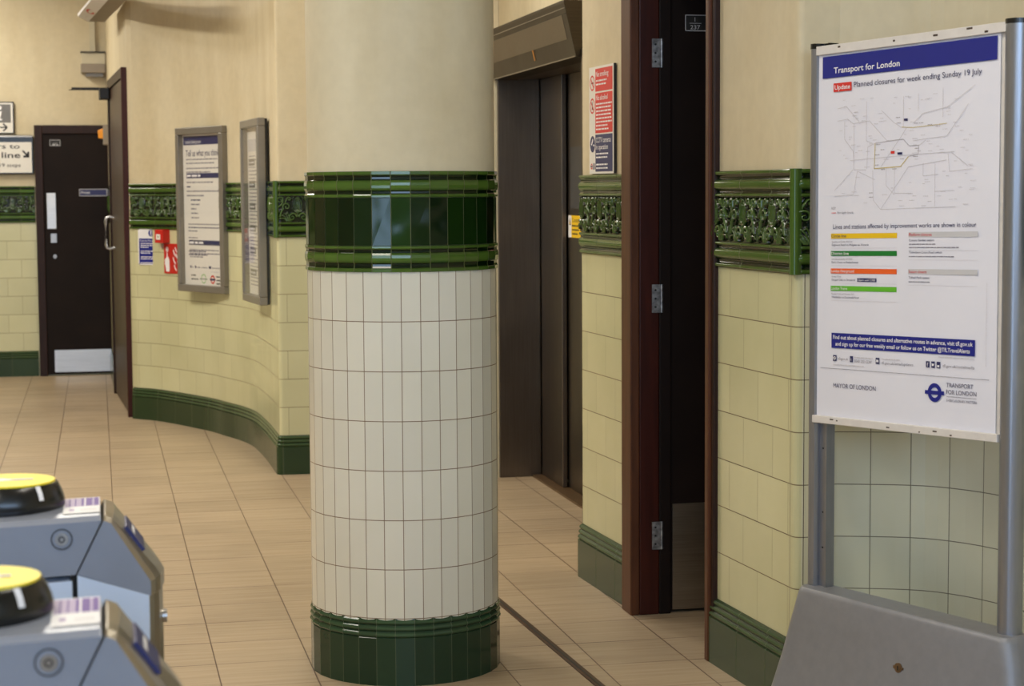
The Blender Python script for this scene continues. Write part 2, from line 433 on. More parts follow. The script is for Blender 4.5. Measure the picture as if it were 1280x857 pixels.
# ------------------------------------------------------------------ relief frieze tile
def relief(nx, nz):
    W, Hh = .229, .139
    X = np.linspace(-W/2, W/2, nx); Zz = np.linspace(0, Hh, nz)
    gx, gz = np.meshgrid(X, Zz, indexing='ij'); ax = np.abs(gx)
    hgt = np.zeros_like(ax)
    def stroke(pts, w, h=1.):
        nonlocal hgt
        pts = np.array(pts); seg = []
        for a, b in zip(pts, pts[1:]):
            k = max(2, int(np.hypot(*(b-a))/.0012)); seg.append(a+(b-a)*np.linspace(0, 1, k)[:, None])
        q = np.concatenate(seg); ww = .8*np.interp(np.linspace(0, 1, len(q)), np.linspace(0, 1, len(np.atleast_1d(w))), np.atleast_1d(w))
        d2 = (ax[..., None]-q[:, 0])**2+(gz[..., None]-q[:, 1])**2
        k = (1-d2/ww**2).clip(0).max(-1)
        hgt = np.maximum(hgt, h*np.sqrt(k))
    def spiral(c, r0, a0, turns, w=(.0065, .004), sgn=1, tail=None):
        t = np.linspace(0, 1, 60); a = a0+sgn*turns*2*PI*t; r = r0*(1-.86*t)
        p = np.stack([c[0]+r*np.cos(a), c[1]+r*np.sin(a)], 1)
        if tail is not None: p = np.concatenate([np.array(tail), p])
        stroke(p, w)
    # seed-head in the middle with its ridges
    d = ((ax/.021)**2+((gz-.094)/.038)**2); hgt = np.maximum(hgt, .55*np.sqrt((1-d).clip(0)))
    for q in (0., .45, .95):
        t = np.linspace(-1.2, 1.35, 24); stroke(np.stack([.0215*q*np.cos(t*1.05), .094+.038*np.sin(t)], 1), (.0035, .0028), .95)
    stroke([(.0, .052), (.012, .055), (.022, .064), (.027, .072)], (.006, .003), .85)
    stroke([(.0, .052), (.0, .036)], (.007, .005), .9)
    # side scrolls, mirrored left and right
    spiral((.060, .083), .021, -.6, 1.35, (.008, .004), 1, tail=[(.094, .030), (.089, .050), (.084, .064)])
    spiral((.091, .117), .0165, 2.4, 1.2, (.007, .004), -1, tail=[(.103, .078), (.088, .092), (.079, .108)])
    spiral((.046, .122), .012, .2, 1.1, (.006, .004), 1, tail=[(.066, .108), (.064, .114)])
    spiral((.030, .026), .017, 1.2, 1.25, (.008, .004), -1, tail=[(.006, .030), (.012, .042), (.022, .047), (.034, .045)])
    for k, (bx, tx, tz) in enumerate(((.050, .058, .050), (.058, .072, .047), (.066, .086, .037), (.072, .097, .020))):
        stroke([(bx-.012, .004), (bx, .022+.006*(3-k)), (tx-.003, tz), (tx+.007, tz-.008)], (.007, .003), .9)
    stroke([(.112, .006), (.108, .030), (.112, .050)], (.005, .003), .7)
    stroke([(.020, .134), (.028, .126), (.026, .118)], (.005, .003), .7)
    stroke([(.108, .066), (.100, .060), (.094, .050)], (.005, .003), .7)
    edge = np.minimum(np.minimum(gx+W/2, W/2-gx), np.minimum(gz, Hh-gz))
    hgt = hgt*np.clip(edge/.003, 0, 1)
    return X+W/2, Zz, hgt
REL_HI = relief(116, 70); REL_LO = relief(60, 36)

def frieze(name, path, s_from=0., phase=0., hi=True, corner=None):
    """moulded green frieze along a wall line; corner = (s0, s1) covered by a plain upright roll"""
    mb = MB()
    for prof, th in ((MB0, MT0), (MB1, MT1)): sweep(mb, path, prof, M['glaze'], th, True)
    L = arclen(path); X, Zz, Hh = REL_HI if hi else REL_LO
    s = phase
    while s < L[-1]-1e-3:
        ks = [k for k in range(len(X)) if 0 <= s+X[k] <= L[-1]]
        if len(ks) > 1:
            P = []; T = []; U = []
            for k in ks:
                c, n = at_s(path, L, s+X[k])
                P.append([(c.x+n.x*(.001+.014*Hh[k, j]), c.y+n.y*(.001+.014*Hh[k, j]), ZF0+.0805+Zz[j]) for j in range(len(Zz))])
                T.append([float(.05+.95*Hh[k, j]) for j in range(len(Zz))]); U.append([(s+X[k]-phase+1e-4, Zz[j]) for j in range(len(Zz))])
            mb.grid(P, M['glaze_relief'], U, T, True)
        s += .229
    sweep(mb, path, [(0, ZF1), (.003, ZF1)], M['glaze'])
    if corner:
        for s0, s1 in corner:
            n = 12; prof = []
            P = []; T = []
            for k in range(n+1):
                c, nn = at_s(path, L, s0+(s1-s0)*k/n); o = .011+.010*math.sin(PI*k/n)
                P.append([(c.x+nn.x*o, c.y+nn.y*o, z) for z in (ZF0-.002, ZF1+.001)]); T.append([.55+.35*math.sin(PI*k/n)]*2)
            mb.grid(P, M['glaze'], [[(.1, 0), (.1, 1)]]*(n+1), T, True)
    return mb.build(name)

def wall(name, path, m_tile, z1=ZC, dado=True):
    mb = MB()
    if dado:
        sweep(mb, path, [(0, 0), (0, ZF0+.005)], m_tile, smooth=False)
        sweep(mb, path, [(0, ZF0+.005), (-.004, ZF1-.01), (-.004, z1)], M['plaster'])
    else: sweep(mb, path, [(0, 0), (0, z1)], M['plaster'])
    return mb.build(name)

# ------------------------------------------------------------------ the room shell
b = MB(); b.quad(lambda a, c, d: (a, c, 0), -6.2, 3.2, -3.2, 17, 0, M['floor']); struct(b.build('floor'))
b = MB(); b.add([(-6.2, -3.2, ZC), (3.2, -3.2, ZC), (3.2, 17, ZC), (-6.2, 17, ZC)], [(3, 2, 1, 0)], M['ceiling']); struct(b.build('ceiling'))

# far wall
far = [(-6., 16.35), (.30, 16.35)]
struct(wall('wall_far', far, M['tile_wall']))
fpath = [(-6., 16.35), (-.50, 16.35)]
struct(frieze('trim_1', [(-5.9, 16.35), (-.497, 16.35)], phase=.07, hi=False))
b = MB(); sweep(b, fpath, SKP, M['skirt'], SKT); struct(b.build('baseboard_far'))

# left wall: straight with a door, then an S curve to a corner, then back into the lift lobby
curve = spline([(.222, 13.08), (.405, 12.86), (.675, 12.30), (.772, 12.0), (.852, 11.74), (.908, 11.43), (.932, 10.95), (.938, 10.6), (.940, 10.29)])
corner_l = round_corner((.940, 10.255), (.940, 10.6), (1.3, 10.25), .024)
lobby = [(1.3, 10.250), (2.16, 10.250)]
left_line = [(.10, 16.35), (.128, 14.9), (.215, 13.12)]
left = left_line+curve[1:-1]+corner_l+lobby
struct(wall('wall_left', left, M['tile_wall']))
lower = curve[:-1]+corner_l+lobby
Ll = arclen(curve[:-1]+corner_l)
struct(frieze('trim_2', lower, phase=.0, hi=True, corner=[(Ll[-1]-.040, Ll[-1]-.010)]))
b = MB(); sweep(b, lower, SKP, M['skirt'], SKT); struct(b.build('baseboard_left'))
struct(frieze('trim_3', [(.103, 16.33), (.127, 14.93)], phase=.03, hi=False))
b = MB(); sweep(b, [(.103, 16.33), (.127, 14.93)], SKP, M['skirt'], SKT); struct(b.build('baseboard_side'))

# right-hand wall: lift front, pier, doorway, pier, curved recess behind the poster stand
def RX(y): return 1.85+.0525*(7.17-y)
lift_front = [(2.16, 10.25), (2.16, 9.88)]
b = MB()
sweep(b, [(2.16, 10.25), (2.16, 9.86)], [(0, 0), (0, ZC)], M['plaster'])
sweep(b, [(2.16, 9.86), (2.16, 8.06)], [(0, 2.12), (0, ZC)], M['plaster'])
sweep(b, [(2.16, 8.06), (2.16, 7.25)], [(0, 0), (0, ZC)], M['plaster'])
struct(b.build('wall_lift'))
pc = (1.848, 7.235)
pier = [(2.16, 7.25), (1.90, 7.245)]+round_corner(pc, (2.16, 7.25), (RX(6.6), 6.6), .012)+[(RX(6.60), 6.60)]
struct(wall('wall_pier', pier, M['tile_pier']))
pier_face = pier[2:]
struct(frieze('trim_4', pier_face, phase=-.07))
b = MB(); sweep(b, pier_face, SKP, M['skirt'], SKT); struct(b.build('baseboard_pier'))

rc = (RX(5.165), 5.165)
right_pts = [(RX(5.815), 5.815)]+round_corner(rc, (RX(5.7), 5.7), (2.06, 5.166), .028, 6)
recess = spline([(2.02, 5.165), (2.08, 5.162), (2.273, 5.090), (2.366, 5.008), (2.437, 4.866), (2.48, 4.65), (2.50, 4.4)])+[(2.52, 3.5), (2.52, -3.)]
right_all = right_pts+recess
b = MB()
L5 = arclen(right_pts)
sweep(b, right_pts[:-1], [(0, 0), (0, ZF0+.005)], M['tile_pier'], s0=.015)
sweep(b, right_pts[-2:]+recess, [(0, 0), (0, ZF0+.005)], M['tile_alcove'])
sweep(b, right_all, [(0, ZF0+.005), (-.004, ZF1-.01), (-.004, ZC)], M['plaster'])
for s_, m_ in ((L5[-1]-.055, 'brown_grey'), (L5[-1]-.003, 'chip')):      # upright joints either side of the rounded corner tiles
    (c0, n0), (c1, n1) = at_s(right_pts, L5, s_-.0011), at_s(right_pts, L5, s_+.0011)
    b.add([(c0.x+n0.x*.0006, c0.y+n0.y*.0006, .21), (c1.x+n1.x*.0006, c1.y+n1.y*.0006, .21), (c1.x+n1.x*.0006, c1.y+n1.y*.0006, ZF0), (c0.x+n0.x*.0006, c0.y+n0.y*.0006, ZF0)], [(0, 1, 2, 3)], M[m_])
struct(b.build('wall_right'))
near = right_pts+recess[:-1]
struct(frieze('trim_5', near, phase=.150-.229, corner=[(L5[-1]-.044, L5[-1]-.014)]))
b = MB(); sweep(b, near, SKP, M['skirt'], SKT); struct(b.build('baseboard_right'))

# over the doorway
b = MB(); sweep(b, [(RX(6.62), 6.62), (RX(5.70), 5.70)], [(-.004, 2.42), (-.004, ZC)], M['plaster']); struct(b.build('wall_over_doorway'))
# the dark store-room behind the doorway
b = MB()
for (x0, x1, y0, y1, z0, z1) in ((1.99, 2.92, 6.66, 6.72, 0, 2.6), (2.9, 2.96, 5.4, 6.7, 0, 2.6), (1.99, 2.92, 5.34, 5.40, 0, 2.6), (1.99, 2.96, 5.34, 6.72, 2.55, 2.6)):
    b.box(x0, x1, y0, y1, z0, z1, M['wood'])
struct(b.build('wall_store'))

# the rest of the ticket hall: left side, and a street entrance behind
b = MB(); b.box(-6.2, -6., -3.2, 17, 0, ZC, M['plaster']); struct(b.build('wall_side'))
b = MB()
b.box(-3.2, 3.2, -3.2, -3., 0, 2.0, M['plaster']); b.box(-3.2, -2.4, -3.2, -3., 2.0, ZC, M['plaster']); b.box(2.4, 3.2, -3.2, -3., 2.0, ZC, M['plaster']); b.box(-2.4, 2.4, -3.2, -3., 3.3, ZC, M['plaster']); b.box(-6.2, -5.2, -3.2, -3., 0, ZC, M['plaster']); b.box(-3.6, -3.2, -3.2, -3., 0, ZC, M['plaster']); b.box(-5.2, -3.6, -3.2, -3., 2.5, ZC, M['plaster'])  # upper opening is added to bring cool daylight onto the fronts
struct(b.build('wall_entrance'))
b = MB(); b.box(3.15, 3.25, -3.2, 17.1, 0, ZC, M['plaster']); b.box(-6.2, 3.25, 17., 17.1, 0, ZC, M['plaster']); struct(b.build('wall_light_shell'))  # unseen shell added to stop sky light leaking through wall gaps

# brown movement joint let into the floor
b = MB(); fr = frame((1.425, 6.95, 0), (.041, -1, 0), (0, 0, 1))
b.box(0, 6.5, -.014, .014, .0, .004, M['strip'], lambda x, y, z: fr(x, z, y))
b.box(0, 6.5, -.003, .003, .003, .0052, M['rubber'], lambda x, y, z: fr(x, z, y))
struct(b.build('trim_6'))

# ------------------------------------------------------------------ tiled column
CC = (.9484, 6.0243); PHI = math.degrees(math.atan2(-CC[1], -CC[0]))
col = root('column', (CC[0], CC[1], 0), 'round column of cream tiles with a dark green tiled band and base', 'column')
N32 = 32; A1 = math.radians(PHI-.7); A2 = math.radians(PHI+5.2)
prof = [(.305, 0), (.305, .148)]; th = [.1, .1]
for k in range(3):
    for j in range(6):
        a = PI*j/5; prof.append((.3030-.001*k+.0055*math.sin(a), .1505+.0195*k+.017*(j/5))); th.append(.2+.7*math.sin(a))
prof += [(.300, .2105)]; th += [.3]
b = MB(); b.lathe(prof, M['skirt_column'], CC, N32, A2, th, False, uvw=.0598*32); b.build('base', col)
b = MB(); b.lathe([(.3015, .205), (.3015, ZF0+.01)], M['tile_column'], CC, N32, A1, None, False, uvw=.0589*32); b.build('tiled_shaft', col)
b = MB()
for z, up in ((ZF0-.002, False), (ZF1-.076, True)):
    pr, t_ = mould(z, up); b.lathe([(.3012+o*.48, zz) for o, zz in pr], M['glaze_column'], CC, N32, A2, t_, False, uvw=.0593*32)
b.add([(CC[0]+.3005*math.cos(A2+2*PI*k/32), CC[1]+.3005*math.sin(A2+2*PI*k/32), z) for z in (ZF0+.07, ZF1-.07) for k in range(32)],
      [(k, (k+1) % 32, (k+1) % 32+32, k+32) for k in range(32)], M['grout'])
for k in range(32):           # each flat glazed tile is bedded at its own slight tilt
    a0 = A2+2*PI*k/32+.004; a1 = A2+2*PI*(k+1)/32-.004; tr = RNG.uniform(-.0008, .0008, 4)
    q = [(a0, ZF0+.079), (a1, ZF0+.079), (a1, ZF1-.077), (a0, ZF1-.077)]
    b.add([(CC[0]+(.3025+r)*math.cos(a), CC[1]+(.3025+r)*math.sin(a), z) for (a, z), r in zip(q, tr)], [(0, 1, 2, 3)], M['glaze_flat'],
          [(.0593*k+.002, 0), (.0593*(k+1)-.002, 0), (.0593*(k+1)-.002, 1), (.0593*k+.002, 1)], [RNG.uniform(.1, .9)]*4)
b.build('green_band', col)
b = MB(); b.lathe([(.297, ZF1-.004), (.297, ZC)], M['plaster_column'], CC, 96, 0, None, True); b.build('plaster_shaft', col)

# ------------------------------------------------------------------ free-standing poster frame
SU = Vector((.352, -.936, 0)).normalized(); SO = Vector((1.949, 5.010, 0))
sf = frame(SO, SU)                      # a along the stand, b up, d towards the hall
stand = root('poster_stand', tuple(SO+SU*.37), 'grey metal free-standing poster frame with two posts on a flared base by the right pier', 'poster stand')
b = MB()
ring = []
prof = [(0, .098, .125), (.10, .072, .096), (.22, .045, .072), (.33, .022, .056), (.395, .004, .050), (.407, .0, .046), (.41, -.004, .042)]
for z, e, hw in prof:
    x0, x1 = -e-.02, .765+e; r = .036; row = []
    for cx, cy, a0 in ((x1-r, hw-r, 0), (x0+r, hw-r, 90), (x0+r, -hw+r, 180), (x1-r, -hw+r, 270)):
        for k in range(5):
            a = math.radians(a0+22.5*k); row.append((cx+r*math.cos(a), z, cy+r*math.sin(a)))
    ring.append([sf(p[0], p[1], p[2]) for p in row]+[sf(*row[0])])
b.grid(ring, M['base'], smooth=True, flip=True)
b.add(ring[-1][:-1], [tuple(range(20))], M['base'])
base = b.build('base', stand)
b = MB(); lf = frame(sf(.41, .267, .0665), SU, (0, 0, 1))
b.prism([(.013*math.cos(2*PI*k/16), .013*math.sin(2*PI*k/16)) for k in range(16)], -.006, .002, M['brass'], lf)
b.prism([(-.018, -.004), (.018, -.003), (.018, .003), (-.018, .004)], -.006, .0012, M['brass'], lf)
b.box(-.0015, .0015, -.006, .006, .002, .003, M['rubber'], lambda x, y, z: lf(x, y, z))
b.build('lock', stand)['label'] = 'worn brown round lock'
c0_, d0_, r = .002, -.014, .025         # farther post: half-round outside with a channel that takes the panel
poly = [(c0_+r*math.cos(PI/2+PI*k/14), d0_+r*math.sin(PI/2+PI*k/14)) for k in range(15)]
poly += [(c0_+.042, d0_-r+.004), (c0_+.047, d0_-r+.004), (c0_+.047, -.004), (c0_+.041, -.004), (c0_+.041, -.010), (c0_+.014, -.010), (c0_+.014, -.002), (c0_+.010, d0_+r-.003)]
b = MB(); b.prism(poly, .405, 1.908, M['alu'], lambda a, d, z: sf(a, z, d))
for z in (.52, .62, .80): b.disc(sf, c0_+.028, z, .0030, -.0095, M['rubber'], 10)
o = b.build('post', stand)
b = MB(); b.prism([(c0_+(q-c0_)*1.05, d0_+(d-d0_)*1.08) for q, d in poly], 1.906, 1.920, M['dark'], lambda a, d, z: sf(a, z, d)); b.build('cap', o)
b = MB(); r = .031                      # the nearer post is a plain round tube
b.lathe([(r, .405), (r, 1.926)], M['alu'], sf(.7175, 0, -.014)[:2], 40, smooth=True)
o = b.build('post', stand)
b = MB(); b.lathe([(.0005, 1.922), (r+.0012, 1.922), (r+.0012, 1.934), (.0005, 1.936)], M['dark'], sf(.7175, 0, -.014)[:2], 40, smooth=False); b.build('cap', o)
TI = .024                               # the sheet hangs very slightly out of level
pf = lambda a, v, d=0.: sf(a, v+TI*a, d)
b = MB(); b.box(.012, .700, -.011, .011, 1.886, 1.911, M['white_rail'], lambda x, y, z: pf(x, z, y))
for a, v, w in ((.10, 1.900, .010), (.31, 1.897, .008), (.455, 1.897, .016), (.57, 1.903, .02), (.63, 1.890, .012)): b.quad(pf, a, a+w, v, v+.005, .0114, M['chip'])
b.build('top_rail', stand, .002)['label'] = 'chipped white top rail'
b = MB(); b.box(.006, .690, -.011, .012, .872, .893, M['white_rail'], lambda x, y, z: pf(x, z, y))
for a, v, w in ((.08, .884, .014), (.105, .882, .006), (.30, .879, .012), (.42, .876, .005), (.47, .882, .015), (.53, .876, .008)): b.quad(pf, a, a+w, v, v+.0035, .0124, M['chip'])
b.build('bottom_rail', stand, .002)['label'] = 'chipped white bottom rail'
b = MB(); b.box(.018, .69, -.008, -.002, .888, 1.890, M['white_rail'], lambda x, y, z: pf(x, z, y)); b.build('backing_panel', stand)

# the poster clipped in it
post_r = root('poster', sf(.345, .90, .0), 'large white travel closures poster with blue header and faint map in the grey stand', 'poster')
b = MB()                                 # the paper bellies out a little
P = []
for i in range(25):
    a = .012+.664*i/24
    P.append([pf(a, .893+.995*j/24, .0015+.0022*math.sin(PI*i/24)*math.sin(PI*j/24)) for j in range(25)])
b.grid(P, M['paper'], smooth=True, flip=False); b.build('sheet', post_r)
D1, D2 = .0046, .0052
b = MB(); b.quad(pf, .033, .667, 1.8215, 1.8805, D1, M['navy'])
b.text(pf, 'Transport for London', .078, 1.833, .0165, D2, M['ink_white'], .252, bold=.012); b.build('header_band', post_r)['label'] = 'royal blue header band with white lettering'
b = MB(); b.quad(pf, .077, .148, 1.7825, 1.8060, D1, M['red_ink']); b.text(pf, 'Update', .082, 1.7885, .0125, D2, M['ink_white'], .061, bold=.012); b.build('update_flash', post_r)['label'] = 'red update flash with white lettering'
b = MB(); b.text(pf, 'Planned closures for week ending Sunday 19 July', .157, 1.7905, .0150, D1, M['ink'], .460)
b.build('heading', post_r); b = MB(); b.text(pf, 'Lines and stations affected by improvement works are shown in colour', .079, 1.4105, .0125, D1, M['ink'], .526)
b.build('subheading', post_r); b = MB(); b.text(pf, 'MAYOR OF LONDON', .085, .9745, .0125, D1, M['ink'], .166)
b.build('mayor_line', post_r); b = MB(); b.text(pf, 'TRANSPORT', .509, 1.0005, .0115, D1, M['ink'], .093); b.text(pf, 'FOR LONDON', .509, .9825, .0115, D1, M['ink'], .104)
b.text(pf, 'EVERY JOURNEY MATTERS', .511, .9635, .0062, D1, M['ink'], .104)
b.quad(pf, .510, .613, .9755, .9767, D1, M['ink_grey'])
b.build('emblem_text', post_r); b = MB(); b.stroke(pf, [(.032, 1.0265), (.655, 1.0265)], .0011, D1, M['ink_grey'])
b.build('rule', post_r); b = MB(); b.text(pf, 'KEY', .073, 1.4635, .0070, D1, M['ink_grey']); b.stroke(pf, [(.073, 1.4540), (.090, 1.4540)], .0016, D1, M['red_ink']); b.text(pf, 'Part depth closure', .096, 1.4515, .0060, D1, M['ink_grey'])
b.build('map_key', post_r)
b = MB()
b.ring(pf, .468, .9835, .0135, .0245, D1, M['navy'], 40); b.quad(pf, .434, .502, .9785, .9885, D2, M['navy'])
b.build('roundel', post_r)['label'] = 'blue ring and bar emblem'
b = MB()
for v, m, t, c, l1, l2 in ((1.384, 'yellow_ink', 'Circle line', 'ink', 'Saturday and Sunday 18/19 July', 'Edgware Road to Aldgate via Victoria'),
                        (1.3365, 'green_ink', 'District line', 'ink_white', 'Saturday and Sunday 18/19 July', "Earl's Court to Embankment"),
                        (1.2885, 'orange_ink', 'London Overground', 'ink_white', 'Sunday 19 July', 'Gospel Oak to Stratford'),
                        (1.2410, 'lime_ink', 'London Trams', 'ink_white', 'Monday 13 July until October 2015', 'Wimbledon to Dundonald Road')):
    b.quad(pf, .071, .326, v, v+.0135, D1, M[m]); b.text(pf, t, .074, v+.0030, .0080, D2, M[c], len(t)*.0053, bold=.006)
    b.text(pf, l1, .075, v-.0105, .0045, D1, M['ink_grey'], len(l1)*.0027); b.text(pf, l2, .075, v-.0200, .0058, D1, M['ink'], len(l2)*.0040)
    b.stroke(pf, [(.073, v-.0265), (.326, v-.0265)], .0007, D1, M['ink_pale'])
b.quad(pf, .176, .250, 1.2665, 1.2765, D1, M['navy_dull']); b.text(pf, 'Open until 2300', .180, 1.2690, .0055, D2, M['ink_white'], .066)
b.build('line_closures', post_r)['label'] = 'yellow, green, orange and lime line bars'
b = MB()
for v, t, w, rows in ((1.3855, 'Platform closures', .082, ((-.0105, 'Covent Garden station', .090, 'ink'), (-.0195, '', .095, 'ink_grey'), (-.028, '', .178, 'ink_grey'), (-.042, 'Tottenham Court Road station', .118, 'ink'), (-.0515, '', .160, 'ink_grey'))),
                (1.2890, 'Station closure', .065, ((-.0115, 'Tufnell Park station', .075, 'ink'), (-.021, '', .076, 'ink_grey')))):
    b.quad(pf, .368, .611, v, v+.0135, D1, M['grey_bar']); b.text(pf, t, .370, v+.0030, .0085, D2, M['red_ink'], w)
    for dz, s_, ww, c in rows:
        if s_: b.text(pf, s_, .370, v+dz, .0060, D1, M[c], ww)
        else: b.greek(pf, .370, .370+ww, v+dz, .0040, D1, M[c], 3)
    b.stroke(pf, [(.368, v+rows[-1][0]-.0075), (.611, v+rows[-1][0]-.0075)], .0007, D1, M['ink_pale'])
b.stroke(pf, [(.368, 1.3515), (.611, 1.3515)], .0007, D1, M['ink_pale'])
b.build('station_closures', post_r)['label'] = 'grey bars with red lettering'
b = MB(); b.quad(pf, .076, .606, 1.0835, 1.1250, D1, M['navy'])
b.text(pf, 'Find out about planned closures and alternative routes in advance, visit tfl.gov.uk', .083, 1.1085, .0110, D2, M['ink_white'], .516, bold=.012)
b.text(pf, 'and sign up for our free weekly email or follow us on Twitter @TfLTravelAlerts', .093, 1.0905, .0110, D2, M['ink_white'], .496, bold=.012)
b.build('banner', post_r)['label'] = 'royal blue banner with white lettering'
for a, w in ((.083, .014), (.150, .012), (.250, .014), (.436, .013), (.455, .013), (.474, .013)):
    b = MB(); b.quad(pf, a, a+w, 1.0475, 1.0640, D1, M['navy_dull'])
    if a == .083: b.ring(pf, .090, 1.0558, .003, .0048, D2, M['ink_white'], 16); b.quad(pf, .0845, .0955, 1.0550, 1.0566, D2, M['ink_white'])
    if a == .150: b.text(pf, 'i', .1545, 1.0505, .0100, D2, M['ink_white'])
    if a == .250: b.quad(pf, .2525, .2615, 1.0520, 1.0590, D2, M['ink_white'])
    if a == .436: b.text(pf, 'f', .4405, 1.0500, .0110, D2, M['ink_white'])
    if a == .455: b.poly(pf, [(.4575, 1.0525), (.464, 1.0520), (.4665, 1.0590), (.461, 1.0580), (.4575, 1.0600)], D2, M['ink_white'])
    if a == .474: b.quad(pf, .4765, .4845, 1.0500, 1.0555, D2, M['ink_white'])
    b.build('icon', post_r)
b = MB()
b.text(pf, 'tfl.gov.uk', .103, 1.0515, .0075, D1, M['ink_grey'], .040); b.build('contact_text', post_r); b = MB(); b.text(pf, '0343 222 1234*', .168, 1.0475, .0080, D1, M['ink_grey'], .068); b.greek(pf, .168, .238, 1.0600, .0040, D1, M['ink_pale'], 2)
b.build('contact_text', post_r); b = MB(); b.text(pf, 'tfl.gov.uk/emailupdates', .272, 1.0480, .0075, D1, M['ink_grey'], .118); b.greek(pf, .272, .345, 1.0605, .0040, D1, M['ink_pale'], 4)
b.build('contact_text', post_r); b = MB(); b.text(pf, 'tfl.gov.uk/socialmedia', .495, 1.0510, .0075, D1, M['ink_grey'], .110)
b.build('contact_text', post_r); b = MB(); b.greek(pf, .083, .205, 1.0370, .0035, D1, M['ink_pale'], 5); b.build('small_print', post_r); b = MB(); b.greek(pf, .480, .606, 1.0760, .0035, D1, M['ink_pale'], 6)
b.build('small_print', post_r); b = MB()
for k in range(34): b.quad(pf, .6425, .6440, 1.06+k*.0062+.001*(k % 3), 1.06+k*.0062+.0045, D1, M['ink_pale'])
b.build('small_print', post_r)
# map of faint lines: coordinates are (along the sheet, up)
b = MB(); G = M['ink_pale']
def ml(pts, w=.0014, m=None): b.stroke(pf, pts, w, D1, m or G)
def mp(x, y): return (.032+.620*(x-20)/1100., 1.770-.335*(y-10)/800.)
for pl in (((130, 170), (200, 162), (240, 195), (350, 185), (470, 320)), ((130, 90), (190, 80), (280, 185)), ((245, 195), (245, 490), (330, 495)), ((180, 175), (180, 290), (240, 370), (245, 420)),
           ((330, 60), (330, 310), (375, 330)), ((430, 125), (510, 205), (560, 240)), ((575, 50), (575, 240)), ((670, 40), (670, 150)), ((825, 20), (825, 200)), ((470, 320), (575, 315), (615, 360), (680, 358)),
           ((220, 430), (640, 415), (900, 412)), ((335, 490), (340, 350), (400, 325)), ((240, 490), (110, 620)), ((110, 655), (245, 650), (270, 500), (390, 560)), ((375, 500), (380, 690), (430, 750), (910, 745)),
           ((430, 750), (610, 490), (850, 460)), ((640, 330), (730, 322), (850, 315), (980, 130)), ((640, 220), (700, 165), (850, 140), (1020, 20)), ((520, 490), (520, 650), (630, 655)), ((465, 490), (465, 600), (520, 660)),
           ((780, 480), (780, 740)), ((780, 648), (900, 645)), ((860, 420), (870, 530), (1010, 520)), ((680, 360), (720, 330)), ((705, 470), (705, 550), (800, 545)), ((880, 415), (980, 500)), ((600, 240), (560, 300), (430, 480))):
    ml([mp(*q) for q in pl])
for pl in (((390, 330), (385, 490), (560, 485), (610, 425)), ): ml([mp(*q) for q in pl], .0024, M['map_yellow'])
ml([mp(*q) for q in ((565, 240), (640, 248), (850, 238))], .0016, M['map_yellow']); ml([mp(*q) for q in ((390, 330), (470, 322), (575, 316), (615, 360), (675, 360), (672, 415), (612, 425))], .0014, M['map_grey'])
for x, y in ((540, 180), (545, 215), (410, 340), (405, 405), (405, 470), (445, 500), (520, 500), (570, 440), (655, 430), (665, 380), (440, 375), (365, 645), (365, 672), (660, 225), (745, 240), (795, 252), (690, 225)):
    q = mp(x, y); b.greek(pf, q[0]-.008, q[0]+.008, q[1], .0028, D1, M['map_grey'], x)
for k in range(110):
    x = random.uniform(120, 1010); y = random.uniform(40, 740); q = mp(x, y); b.greek(pf, q[0], q[0]+random.uniform(.008, .02), q[1], .0022, D1, G, k)
q = mp(592, 196); b.quad(pf, q[0]-.007, q[0]+.007, q[1]-.003, q[1]+.003, D2, M['navy_dull']); q = mp(555, 403); b.quad(pf, q[0]-.009, q[0]+.009, q[1]-.003, q[1]+.003, D2, M['navy_dull']); q = mp(508, 395); b.quad(pf, q[0]-.007, q[0]+.007, q[1]-.003, q[1]+.004, D2, M['red_ink'])
b.build('map', post_r)['label'] = 'faint grey network map'

